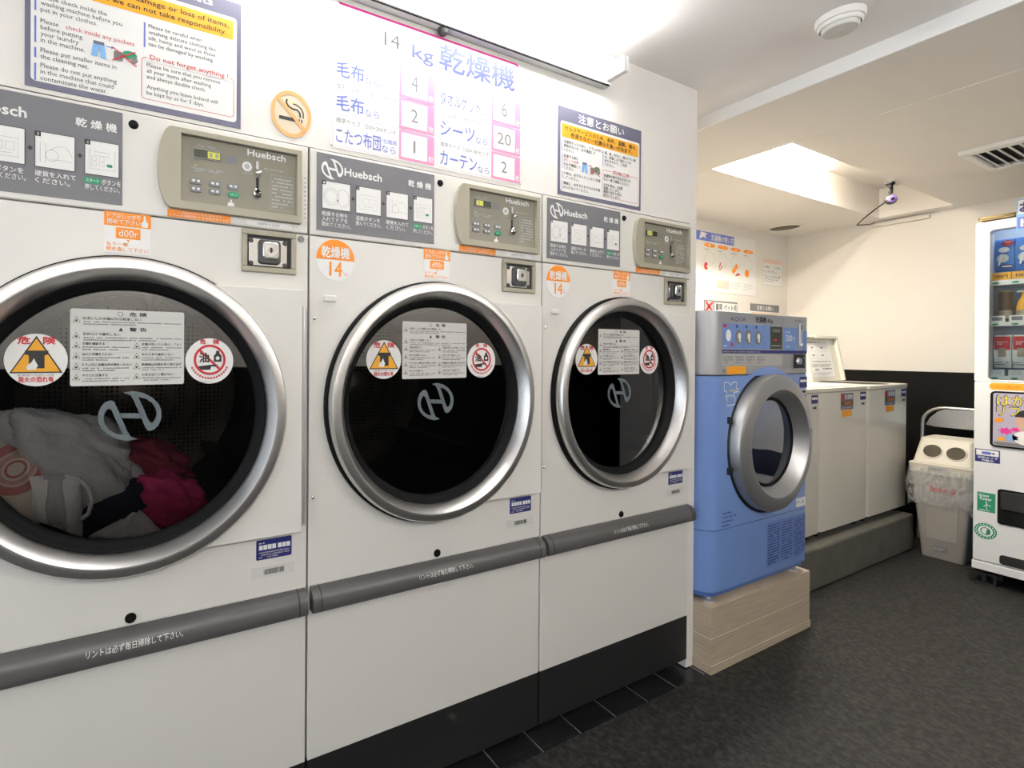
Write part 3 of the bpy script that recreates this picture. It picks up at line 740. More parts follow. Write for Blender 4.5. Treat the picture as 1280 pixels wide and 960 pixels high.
def set_display(root, digits, lit_right):
    d = obj('display', MB().box(.470, -.0045, 1.529, .525, -.002, 1.548), 'lcd_off', root)
    p = Print(front(-.0045)); p.box(('display_rim', 'ink_pale'), .470, 1.529, .525, 1.548, .0012, 1)
    a0 = .497 if lit_right else .472
    p.rect(('lit_window', 'olive'), a0, 1.531, a0+.026, 1.546, 1)
    wd = .024/len(digits)
    for i, c in enumerate(digits):
        x = a0+.001+i*wd; h0, h1 = 1.5325, 1.5445
        if c == '0': p.box(('digits', 'lcd_lit'), x+.0015, h0, x+wd-.0015, h1, .0024, 2)
        else: p.rect(('digits', 'lcd_lit'), x+wd*.4, h0, x+wd*.4+.0024, h1, 2)
    p.build(d)

dry = make_dryer()
dry2 = copy_tree(dry); dry3 = copy_tree(dry)
dry.location = (-DW, 0, 0); dry2.location = (0, 0, 0); dry3.location = (DW, 0, 0)
dry['label'] = 'cream coin dryer with laundry piled behind its round glass, under the English sign'
dry2['label'] = 'cream coin dryer with empty drum, the middle one, under the pink price sign'
dry3['label'] = 'cream coin dryer with empty drum, at the wall end beside the blue washer'
set_display(dry, '00', True); set_display(dry2, '100', False); set_display(dry3, '00', False)
obj('round_plug', MB().lathe([(.0001, -.002), (.007, -.002), (.008, 0)], (.7015, 0, 1.384), 'y', 16), 'ink_grey', dry, smooth=40)

# ================================================================== LAUNDRY in the first dryer
def cloth(name, label, m, c, size, seed, amp=.25, freq=2.2, rot=0, sub=5, cut=None, ridge=.5):
    bm = bmesh.new(); bmesh.ops.create_icosphere(bm, subdivisions=sub, radius=1.0)
    off = Vector((seed*7.3, seed*3.1, seed*1.7)); cr, sr = math.cos(rot), math.sin(rot)
    for v in bm.verts:
        d = v.co.normalized()
        n1 = noise.noise(d*freq+off); n2 = 1-abs(noise.noise(d*freq*1.9+off*2)); n3 = 1-abs(noise.noise(Vector((d.x*7, d.y*2.5, d.z*5))+off))
        k = 1 + amp*n1 + ridge*amp*(n2-.75) + .10*amp*n3*2
        p = Vector((d.x*size[0], d.y*size[1], d.z*size[2]))*k
        p = Vector((p.x*cr-p.z*sr, p.y, p.x*sr+p.z*cr))
        # keep inside the drum
        q = p + Vector(c)
        rx, rz = q.x-(DC-DW), q.z-DZ; rad = math.hypot(rx, rz)
        if rad > .306: q.x = (DC-DW)+rx*.306/rad; q.z = DZ+rz*.306/rad
        lim = .022 if rad > .25 else .016
        if q.y < lim: q.y = lim + (lim-q.y)*.04
        v.co = q - Vector((c[0], c[1], c[2]))
    me = bpy.data.meshes.new(name); bm.to_mesh(me); bm.free(); me.materials.append(MATS[m]); me.shade_smooth()
    o = bpy.data.objects.new(name, me); COL.objects.link(o); o.location = c
    return tag(o, label, 'laundry', 'laundry in the dryer drum')
cloth('laundry_bag', 'big crumpled white laundry bag, topmost in the dryer drum', 'cloth_white', (-.478, .145, .893), (.150, .090, .088), 1, .30, 1.7, R(-32))
cloth('cream_towel', 'cream towel with a pink motif pressed against the dryer glass', 'cloth_cream', (-.600, .070, .850), (.085, .050, .105), 2, .20, 1.8, R(24))
def patch(name, m, corners, y, bulge, seed, parent, th=.008, n=14):
    """soft sheet of cloth hung between four (x, z) corners"""
    (ax, az), (bx, bz), (cx, cz), (dx, dz) = corners; v = []; f = []
    for side in (0, 1):
        for j in range(n+1):
            for i in range(n+1):
                u, w_ = i/n, j/n
                x = (ax*(1-u)+bx*u)*(1-w_)+(dx*(1-u)+cx*u)*w_; z = (az*(1-u)+bz*u)*(1-w_)+(dz*(1-u)+cz*u)*w_
                r_ = noise.noise(Vector((u*3+seed, w_*1.3, seed*.7)))*.007+noise.noise(Vector((u*6, w_*5+seed, seed)))*.003
                e = 4*u*(1-u)*4*w_*(1-w_)
                x += noise.noise(Vector((w_*3+seed*2, .3, u)))*.004; z += noise.noise(Vector((u*3+seed*5, .9, w_)))*.005
                v.append((x, y-bulge*math.sqrt(max(0, e))+r_+side*th*(1+e), z))
    k = (n+1)*(n+1)
    for j in range(n):
        for i in range(n):
            q_ = j*(n+1)+i; f += [(q_, q_+1, q_+n+2, q_+n+1), (k+q_, k+q_+n+1, k+q_+n+2, k+q_+1)]
    rim_ = [i for i in range(n+1)]+[(j+1)*(n+1)-1 for j in range(1, n+1)]+[n*(n+1)+i for i in range(n-1, -1, -1)]+[j*(n+1) for j in range(n-1, 0, -1)]
    for i in range(len(rim_)):
        a_, b_ = rim_[i], rim_[(i+1) % len(rim_)]; f.append((a_, b_, k+b_, k+a_))
    return obj(name, MB().add(v, f), m, parent, smooth=70)
t = thing('lace_cloth', 'small white lace trimmed cloth with a strap in front of the laundry bag', 'laundry', (0, 0, 0), 'laundry in the dryer drum')
patch('cloth', 'cloth_lace', [(-.538, .882), (-.452, .880), (-.450, .752), (-.528, .800)], .040, .020, 3, t)
patch('lace_band', 'cloth_white', [(-.515, .884), (-.472, .883), (-.468, .770), (-.508, .790)], .037, .021, 3, t, .002)
obj('strap', MB().tube([(-.478, .036, .880), (-.455, .034, .872), (-.438, .033, .850), (-.432, .033, .825), (-.438, .034, .800), (-.450, .036, .790)], .0045, 6), 'cloth_lace', t, smooth=60)
t.location = (0, 0, 0)
cloth('navy_garment', 'dark navy garment at the bottom of the drum', 'cloth_navy', (-.395, .115, .795), (.080, .050, .042), 4, .25, 2.2, R(12))
t = thing('folded_cloth', 'folded off white cloth lowest against the dryer glass', 'laundry', (0, 0, 0), 'laundry in the dryer drum')
for k, cn in enumerate(([(-.440, .745), (-.383, .774), (-.366, .762), (-.398, .728)], [(-.412, .742), (-.362, .787), (-.344, .774), (-.368, .727)], [(-.384, .742), (-.350, .792), (-.303, .742), (-.340, .724)])):
    patch('fold', 'cloth_lace', cn, .052-.008*k, .005, 11+k, t, .006, 8)
cloth('pink_shirt', 'bright pink printed shirt at the right of the drum', 'cloth_pink', (-.285, .100, .785), (.080, .055, .058), 6, .28, 2.2, R(-35))
cloth('maroon_garment', 'dark maroon garment behind the pink shirt', 'cloth_maroon', (-.320, .20, .862), (.085, .07, .042), 7, .3, 2.4, R(-25))

# ================================================================== SIGNS ON THE DRYER WALL
WY = 0.006
def sign(name, label, x0, z0, x1, z1, m, r=0.0, th=.002):
    t = thing(name, label, 'sign', ((x0+x1)/2, WY, z0))
    cx = (x0+x1)/2
    mb = MB().prism(rrect(x0-cx, 0, x1-cx, z1-z0, r), 'y', -th, -.0002) if r else MB().box(x0-cx, -th, 0, x1-cx, -.0002, z1-z0)
    obj('panel', mb, m, t)
    return t, Print(lambda a, b, d: (a-(x1-x0)/2, -th-d, b))
def jeans(p, a, b, s):
    J = ('drawing', 'ink_sky')
    p.poly(J, [(a, b), (a+.010*s, b), (a+.013*s, b+.018*s), (a+.016*s, b), (a+.026*s, b-.002*s), (a+.022*s, b+.028*s), (a+.004*s, b+.028*s)], 5)
    p.rect(('drawing', 'sign_slate'), a+.004*s, b+.024*s, a+.022*s, b+.030*s, 6)
    p.stroke(('drawing', 'ink_blue'), [(a+.024*s, b+.024*s), (a+.034*s, b+.024*s)], .0014*s, 5)
    p.poly(('drawing', 'ink_blue'), [(a+.034*s, b+.027*s), (a+.038*s, b+.024*s), (a+.034*s, b+.021*s)], 5)
    p.rr(('drawing', 'ink_grey'), a+.038*s, b+.002*s, a+.054*s, b+.020*s, .003*s, 5)
    p.ell(('drawing', 'ink_green'), a+.066*s, b+.018*s, .013*s, .008*s, 5); p.ell(('drawing', 'ink_grey'), a+.074*s, b+.010*s, .006*s, None, 6, 12)
    for q in ([(a+.036*s, b+.026*s), (a+.078*s, b-.002*s)], [(a+.036*s, b), (a+.076*s, b+.026*s)]): p.stroke(('drawing', 'ink_red'), q, .0022*s, 7)

# English notice
t, p = sign('english_notice', 'dark blue framed English notice board above the dryer with laundry', -.538, 1.611, -.154, 1.882, 'sign_slate')
p.rr(('white_field', 'paper'), .009, .011, .375, .237, .008, 1)
p.text(W_, 'Notices and Requests', .060, .2445, .325, .264, 1, .02)
p.rr(('orange_field', 'ink_amber'), .014, .188, .368, .229, .005, 2)
p.text(B_, 'In the event of theft, damage or loss of items,', .022, .2085, .358, .2225, 3, .01)
p.text(B_, 'please note that we can not take responsibility.', .022, .1925, .353, .2060, 3, .01)
def en(a, b, lines, sz, ld, key=B_):
    for i, l in enumerate(lines): p.line(key, l, a, b-i*ld, sz, 2, .98)
S = .0118
for a0, a1 in ((.141, .176), (.082, .131), (.054, .073), (.012, .044)): p.rect(('rule', 'ink_blue'), .0145, a0, .0175, a1, 2)
en(.024, .1655, ['Please check inside the', 'washing machine before you', 'put in your clothes.'], S, .0118)
p.line(B_, 'Please', .024, .1205, S, 2, .98); p.line(('lettering', 'ink_red'), 'check inside any pockets', .063, .1205, S, 2, .98)
en(.024, .1087, ['before putting', 'your laundry', 'in the machine.'], S, .0118)
en(.024, .0665, ['Please put smaller items in', 'the cleaning net.'], S, .0118)
en(.024, .0385, ['Please do not put anything', 'in the machine that could', 'contaminate the water.'], S, .0118)
jeans(p, .104, .082, 1.0)
p.rect(('rule', 'ink_blue'), .1945, .124, .1975, .174, 2)
en(.203, .1655, ['Please be careful when', 'washing delicate clothing like', 'silk, hemp and wool as these', 'can be damaged by washing.'], .0113, .0120)
p.box(('red_frame', 'ink_red'), .191, .021, .369, .104, .0010, 2, .007)
p.rect(('white_field', 'paper'), .200, .098, .362, .112, 3)
p.text(('lettering', 'ink_red'), 'Do not forget anything !', .206, .0995, .357, .1115, 4, .01)
en(.200, .0865, ['Please be sure that you remove', 'all your items after washing', 'and always double check.'], .0113, .0118)
en(.200, .0425, ['Anything you leave behind will', 'be kept by us for 5 days.'], .0113, .0118)
p.build(t)

# Japanese notice, same board
t, p = sign('japanese_notice', 'dark blue framed Japanese notice board above the dryer at the wall end', .786, 1.612, 1.168, 1.883, 'sign_slate')
p.rr(('white_field', 'paper'), .009, .011, .373, .227, .008, 1)
p.text(W_, '注意とお願い', .085, .2345, .295, .2625, 1, .02)
p.rr(('orange_field', 'ink_amber'), .014, .178, .367, .220, .005, 2)
p.text(B_, 'セルフサービスのため、紛失、盗難、傷み、', .026, .2000, .358, .2145, 3, .02); p.text(B_, '色落ちなど一切責任を負いかねます。', .052, .1825, .336, .1970, 3, .02)
def jp(a, b, lines, sz, ld, key=B_):
    for i, l in enumerate(lines): p.line(key, l, a, b-i*ld, sz, 2, 1.0, .008)
for a0, a1 in ((.135, .170), (.082, .126), (.052, .073), (.015, .044)): p.rect(('rule', 'ink_blue'), .0145, a0, .0170, a1, 2)
jp(.022, .161, ['洗濯物を入れる前に、ドラムの中に', '異物がないか、必ず確認して', 'ください。'], .0108, .0125)
jp(.022, .117, ['洗濯する前に'], .0108, .0125); jp(.022, .1045, ['ポケットの中'], .0108, .0125, ('lettering', 'ink_red')); jp(.022, .092, ['を必ず確認して', 'ください。'], .0108, .0118)
jp(.022, .064, ['小物は、必ずネットに入れて洗濯', 'してください。'], .0108, .0125)
jp(.022, .034, ['機械に、水を汚すおそれのある物', 'は入れないでください。'], .0108, .0125)
jeans(p, .098, .083, 1.05)
p.rect(('rule', 'ink_blue'), .1945, .118, .1970, .168, 2)
jp(.203, .160, ['絹、麻、毛など、傷みやすい物', 'は、洗濯により傷むことが', 'ありますので、ご注意', 'ください。'], .0108, .0125)
p.box(('red_frame', 'ink_red'), .194, .021, .368, .107, .0010, 2, .006); p.rect(('white_field', 'paper'), .234, .100, .326, .114, 3)
p.text(('lettering', 'ink_red'), 'お忘れ物にご注意', .240, .1010, .320, .1125, 4, .02)
jp(.199, .0865, ['洗濯物の取り忘れがないか、', 'もう一度ご確認ください。'], .0108, .0125)
jp(.199, .056, ['お忘れ物は、5日間', '保管いたします。', '期限を過ぎた物は', '処分いたします。'], .0108, .0110)
p.build(t)

# pink price sign
t, p = sign('price_sign', 'white and pink Japanese price sign for the 14 kg dryers under the tube light', .052, 1.613, .638, 1.964, 'paper', .012)
def q(a): return a-.052
def h(b): return b-1.613
MG, PK, BL = ('print', 'ink_magenta'), ('print', 'ink_pink'), ('lettering', 'ink_blue')
p.poly(MG, [(q(.075), h(1.9575)), (q(.615), h(1.9575)), (q(.633), h(1.950)), (q(.622), h(1.9635)), (q(.070), h(1.9635))], 1)
p.rect(('panel_tint', 'wall_white'), q(.062), h(1.892), q(.150), h(1.945), 1)
p.ring(('logo', 'ink_deep_blue'), q(.106), h(1.919), .036, .017, .002, 2); p.text(('logo', 'ink_deep_blue'), 'コイン', q(.082), h(1.913), q(.130), h(1.925), 2, .02)
p.text(B_, '14', q(.194), h(1.895), q(.238), h(1.930), 1)
DB = ('lettering', 'ink_deep_blue'); p.text(DB, 'kg', q(.274), h(1.877), q(.338), h(1.920), 1, .03); p.text(DB, '乾燥機', q(.357), h(1.880), q(.613), h(1.947), 1, .03)
rows = [(1.777, 1.863, 'シングルサイズ', '毛布', '4', 'シングルサイズ', 'タオルケット', '6'),
        (1.697, 1.774, '厚手シングル・ダブルサイズ', '毛布', '2', 'シングルサイズ', 'シーツ', '20'),
        (1.618, 1.693, '標準サイズ（200×200センチ', 'こたつ布団', '1', '標準サイズ（220×180センチ', 'カーテン', '2')]
for z0, z1, s1, b1, n1, s2, b2, n2 in rows:
    for (xa, xb, xc, xd, sm, big, num) in ((.058, .237, .320, .342, s1, b1, n1), (.352, .531, .615, .635, s2, b2, n2)):
        p.box(('row_frame', 'ink_pink'), q(xa), h(z0), q(xd), h(z1), .0007, 1, .004)
        p.rect(('row_field', 'ink_pink'), q(xb), h(z0), q(xd), h(z1), 2); p.rect(('number_field', 'paper'), q(xb+.006), h(z0+.006), q(xc), h(z1-.006), 3)
        p.text(('lettering', 'ink_white'), '枚', q(xc+.003), h(z0+.005), q(xd-.003), h(z0+.022), 4, .02)
        wn = .006 if num == '1' else .020 if len(num) == 1 else .050; mc = (xb+xc)/2+.003
        p.text(GR, num, q(mc-wn/2), h(z0+.022), q(mc+wn/2), h(z1-.022), 4)
        p.text(GR, sm, q(xa+.009), h(z1-.019), q(min(xb-.008, xa+.009+len(sm)*.0185)), h(z1-.006), 1)
        wb_ = {2: .072, 3: .112, 4: .120, 5: .118, 6: .130}[len(big)]
        p.text(BL, big, q(xa+.009), h(z0+.008), q(xa+.009+wb_), h(z0+.046), 1, .012)
        if big == 'こたつ布団': p.text(BL, '（化繊綿', q(xa+.130), h(z0+.030), q(xa+.172), h(z0+.043), 1)
        p.text(BL, 'なら', q(xa+.012+wb_), h(z0+.008), q(xa+.012+wb_+(.040 if wb_ < .125 else .032)), h(z0+.026), 1)
for a, b in ((.058, 1.909), (.056, 1.6165), (.6355, 1.6165), (.6355, 1.909)): p.ell(('tack', 'ink_brown'), q(a), h(b), .0018, None, 4, 10)
p.build(t)

# no smoking sticker
t = thing('no_smoking_sign', 'round orange no smoking sticker on the white wall', 'sign', (-.0415, WY, 1.615))
obj('panel', MB().disc((0, 0, .0535), .050, -.0012, -.0002, 'y', 40, sx=.95, sz=1.06), 'peach_pale', t)
p = Print(front(-.0012)); K = ('drawing', 'ink_black')
p.ring(('red_ring', 'peach'), 0, .0535, .0475, .053, .0085, 2)
p.rect(K, -.028, .038, .014, .046, 1); p.rect(K, .017, .038, .020, .046, 1); p.rect(K, .023, .038, .026, .046, 1)
p.stroke(K, [(-.010, .086), (-.012, .078), (-.006, .070), (.004, .066), (.014, .066), (.020, .060), (.021, .050)], .004, 1)
p.stroke(K, [(.004, .078), (.013, .077), (.023, .071), (.028, .062), (.028, .050)], .003, 1)
p.stroke(('red_ring', 'peach'), [(-.032, .088), (.033, .020)], .008, 3)
p.build(t)

# ================================================================== BLUE WASHER ON ITS WOODEN BASE
SCL = 1.028                      # enlarges and shifts the things beyond the dryers, scaled about the camera position
def rebase(t):
    l = Vector(t.location)
    for ch in t.children: ch.location = -l
    t.location = (SCL*l.x+.0095, SCL*l.y+.0309, SCL*l.z+FZ); t.scale = (SCL, SCL, SCL)  # offsets keep the camera position as the fixed point of the scaling
    return t
def loft(mb, rings, cap=True):
    n = len(rings[0]); v = [p for r in rings for p in r]; f = []
    for i in range(len(rings)-1):
        for k in range(n): f.append((i*n+k, i*n+(k+1) % n, (i+1)*n+(k+1) % n, (i+1)*n+k))
    if cap: f += [tuple(range(n-1, -1, -1)), tuple((len(rings)-1)*n+k for k in range(n))]
    return mb.add(v, f)

BX0, BX1, BY0, BY1 = 1.434, 2.118, -.087, .50
t = thing('washer_base', 'pale laminate wooden base under the blue washer', 'base', ((BX0+BX1)/2, (BY0+BY1)/2, 0))
for a, b in ((.0, .1215), (.1245, .2200)):
    obj('front_board', MB().box(BX0, BY0, a, BX1, BY0+.018, b), 'laminate', t)
    obj('side_board', MB().box(BX0, BY0+.018, a, BX0+.018, BY1, b), 'laminate', t); obj('side_board', MB().box(BX1-.018, BY0+.018, a, BX1, BY1, b), 'laminate', t)
obj('joint_strip', MB().box(BX0+.001, BY0+.001, .1215, BX1-.001, BY1, .1245), 'laminate_edge', t)
obj('top_board', MB().box(BX0, BY0, .2200, BX1, BY1, .2320), 'laminate', t)
obj('skirting', MB().box(BX0-.003, BY0-.003, 0, BX1+.003, BY0, .028).box(BX0-.003, BY0, 0, BX0, BY1, .028).box(BX1, BY0, 0, BX1+.003, BY1, .028), 'laminate', t)
rebase(t)

X0, X1, YF = 1.436, 2.112, -.075
t = thing('front_washer', 'blue front loading coin washer with a silver control panel', 'washer', ((X0+X1)/2, .2, .232))
fr_ = .062
plan = [(X0, .0)] + [(X0+fr_-fr_*math.cos(R(a)), YF+fr_-fr_*math.sin(R(a))) for a in range(0, 91, 10)] + [(X1-.012+.012*math.sin(R(a)), YF+.012-.012*math.cos(R(a))) for a in range(0, 91, 30)] + [(X1, .0)]
obj('front_shell', MB().prism(plan, 'z', .4935, 1.0455), 'washer_blue', t, smooth=35)
obj('lower_panel', MB().prism(plan, 'z', .272, .4905), 'washer_blue', t, smooth=35)
obj('plinth_band', MB().prism([(a+(.006 if a < 1.7 else -.006), b+.010) for a, b in plan], 'z', .252, .272), 'washer_blue_dark', t, smooth=35)
cpn = obj('control_panel', MB().prism(plan, 'z', 1.0485, 1.281), 'washer_silver', t, smooth=35, bevel=.004)
obj('body', MB().box(X0+.003, .0, .256, X1-.003, .50, 1.278), 'washer_side', t, bevel=.004)
WC, WZc = 1.815, .787
obj('arch', MB().prism([(WC-.165, 1.044), (WC-.138, 1.047)]+arc(WC, WZc, .290, .290, 115, 65, 12)+[(WC+.138, 1.047), (WC+.165, 1.044)], 'y', YF-.0015, YF+.001), 'washer_blue', t)
for fx in (X0+.05, X1-.05):
    ft = obj('foot', MB().lathe([(.0001, .232), (.024, .232), (.024, .238), (.009, .242), (.009, .256), (.0001, .256)], (fx, -.045, 0), 'z', 16), 'hinge_metal', t, smooth=40)
    obj('foot', MB().lathe([(.0001, .232), (.024, .232), (.024, .238), (.009, .242), (.009, .256), (.0001, .256)], (fx, .45, 0), 'z', 16), 'hinge_metal', t, smooth=40)
# door
obj('door_gap', MB().lathe([(.20, YF-.001), (.272, YF-.001), (.272, YF+.001)], (WC, 0, WZc), 'y', 72), 'gap_black', t)
dr = obj('door', MB().lathe([(.262, YF-.002), (.262, YF-.028), (.2575, YF-.036), (.250, YF-.0395), (.212, YF-.0475), (.205, YF-.048), (.200, YF-.045), (.172, YF-.004)], (WC, 0, WZc), 'y', 72), 'satin', t, smooth=35)
obj('door_gasket', MB().lathe([(.173, YF-.006), (.166, YF-.010), (.160, YF-.004)], (WC, 0, WZc), 'y', 64), 'rubber', dr, smooth=40)
obj('glass', MB().lathe([(.0001, YF-.0060), (.165, YF-.0045)], (WC, 0, WZc), 'y', 48), 'door_glass', dr, smooth=40, raw=True)
obj('drum', MB().lathe([(.172, YF-.002), (.172, YF+.07), (.0001, YF+.07)], (WC, 0, WZc), 'y', 40), 'drum_dark', dr, smooth=40)
obj('handle', MB().prism(rrect(WC+.206, WZc-.045, WC+.222, WZc+.045, .004), 'y', YF-.0495, YF-.044), 'washer_side', dr)
for hz in (.885, .70): obj('door_hinge', MB().box(WC-.272, YF-.012, hz-.012, WC-.258, YF, hz+.012), 'gap_black', dr)
# printed control panel
p = Print(front(YF))
p.text(('lettering', 'ink_navy'), 'AQUA', 1.557, 1.2435, 1.657, 1.2610, 1); p.text(B_, '洗濯機', 1.720, 1.2450, 1.794, 1.2680, 1, .03); p.text(B_, '8kg', 1.804, 1.2440, 1.842, 1.2610, 1, .02)
p.rect(('blue_field', 'washer_blue'), 1.508, 1.145, 1.822, 1.2365, 1)
for a in (1.580, 1.640, 1.706, 1.772): p.rect(('blue_field', 'washer_blue_dark'), a, 1.147, a+.0015, 1.2345, 2)
p.ell(('drawing', 'ink_white'), 1.545, 1.193, .016, .021, 2)
p.rr(('drawing', 'ink_red'), 1.512, 1.222, 1.534, 1.232, .003, 2); p.rect(('drawing', 'ink_red'), 1.560, 1.153, 1.572, 1.167, 2)
for a in (1.610, 1.672, 1.738): p.ell(('drawing', 'ink_grey'), a, 1.188, .024, .028, 2); p.ell(('drawing', 'ink_white'), a+.004, 1.192, .010, .012, 3); p.rect(('drawing', 'ink_white'), a+.002, 1.170, a+.012, 1.184, 3); p.rect(('lettering', 'ink_navy'), a-.018, 1.222, a-.006, 1.232, 2)
p.greek(W_, 1.516, 1.152, 1.552, 1.160, 1, 2, 1)
p.rect(('display', 'lcd_off'), 1.824, 1.146, 1.910, 1.233, 1); p.rect(('display', 'ink_grey'), 1.840, 1.212, 1.895, 1.224, 2); p.rect(('display', 'ink_red'), 1.850, 1.178, 1.872, 1.186, 2); p.greek(('lettering', 'ink_pale'), 1.832, 1.155, 1.900, 1.165, 1, 2, 2)
p.rect(('blue_field', 'washer_blue'), 1.920, 1.140, 2.030, 1.232, 1); p.text(W_, '500', 1.938, 1.178, 1.985, 1.202, 2, .02); p.text(W_, '円', 1.990, 1.180, 2.006, 1.196, 2); p.greek(W_, 1.935, 1.210, 1.995, 1.220, 1, 2, 3); p.greek(W_, 1.935, 1.152, 1.990, 1.162, 1, 2, 4)
p.rect(('blue_field', 'washer_blue'), 2.066, 1.140, 2.104, 1.222, 1); p.greek(B_, 2.010, 1.258, 2.090, 1.266, 1, 1, 5)
p.rect(('black_band', 'ink_navy'), 1.508, 1.128, 2.104, 1.141, 1); p.greek(('lettering', 'ink_pale'), 1.514, 1.131, 1.800, 1.138, 1, 2, 6)
p.rect(('pale_field', 'washer_pale'), 1.508, 1.083, 1.914, 1.126, 1)
for k in range(4): p.greek(GR, 1.516+k*.072, 1.090, 1.572+k*.072, 1.120, 3, 2, 40+k)
p.rect(('seam', 'ink_grey'), 1.9135, 1.050, 1.9150, 1.279, 2)
p.rr(('orange_sticker', 'ink_amber'), 1.536, 1.051, 1.657, 1.081, .004, 2); p.greek(('lettering', 'ink_orange'), 1.545, 1.056, 1.648, 1.077, 2, 3, 9)
p.ell(('drawing', 'ink_grey'), 1.520, 1.064, .007, None, 1)
p.build(cpn)
p = Print(front(YF))
TS = [(1.522, 1.022), (1.522, .991), (1.538, .991), (1.538, .978), (1.532, .970), (1.540, .960), (1.540, .938), (1.590, .941), (1.590, .964), (1.584, .976), (1.580, .985), (1.612, .987), (1.612, .998), (1.598, .998), (1.600, 1.022), (1.575, 1.022), (1.562, 1.012), (1.548, 1.022)]
p.stroke(('shirt_logo', 'ink_white'), TS, .0036, 1, True); p.rr(('shirt_logo', 'ink_pale'), 1.552, .988, 1.604, .997, .003, 2)
p.stroke(('shirt_logo', 'ink_white'), [(1.534, .976), (1.545, .970), (1.556, .978), (1.568, .970), (1.580, .978)], .003, 1)
p.rect(('dealer_sticker', 'ink_navy'), 2.048, .990, 2.108, 1.034, 1); p.rect(W_, 2.053, 1.012, 2.103, 1.022, 2); p.rect(('label_sticker', 'paper_dull'), 2.056, .962, 2.106, .984, 1); p.rect(B_, 2.066, .968, 2.096, .978, 2)
p.rect(('label_sticker', 'paper'), 2.030, .502, 2.106, .538, 1); p.text(GR, 'F-3', 2.040, .513, 2.088, .528, 2)
for k in range(4): p.greek(('lettering', 'ink_navy'), 1.514, .500+k*.015, 1.612, .510+k*.015, 1, 1, 60+k)
p.build(t)
p = Print(front(YF)); p.rect(('notice_field', 'washer_blue_mid'), 1.815, .298, 2.104, .472, 1)
for k in range(3): p.greek(('lettering', 'ink_navy'), 1.822+k*.096, .306, 1.906+k*.096, .464, 15, 2, 70+k)
p.build(t)
# coin parts
obj('coin_slot', MB().box(2.038, YF-.006, 1.158, 2.058, YF, 1.250), 'hinge_metal', cpn, bevel=.003)
obj('coin_gap', MB().box(2.046, YF-.007, 1.225, 2.050, YF-.0055, 1.245), 'gap_black', cpn); obj('return_cup', MB().box(2.040, YF-.012, 1.158, 2.062, YF-.005, 1.172), 'chrome', cpn, bevel=.003)
cbx = obj('coin_lock', MB().box(2.000, YF-.004, 1.070, 2.082, YF, 1.126), 'gap_black', cpn)
obj('lock_barrel', MB().lathe([(.0001, YF-.012), (.013, YF-.012), (.016, YF-.004)], (2.030, 0, 1.098), 'y', 20), 'chrome', cpn, smooth=40)
for sx, sz in ((2.068, 1.112), (2.068, 1.084)): obj('screw', MB().disc((sx, 0, sz), .004, YF-.006, YF-.004, 'y', 10), 'chrome', cpn)
rebase(t)

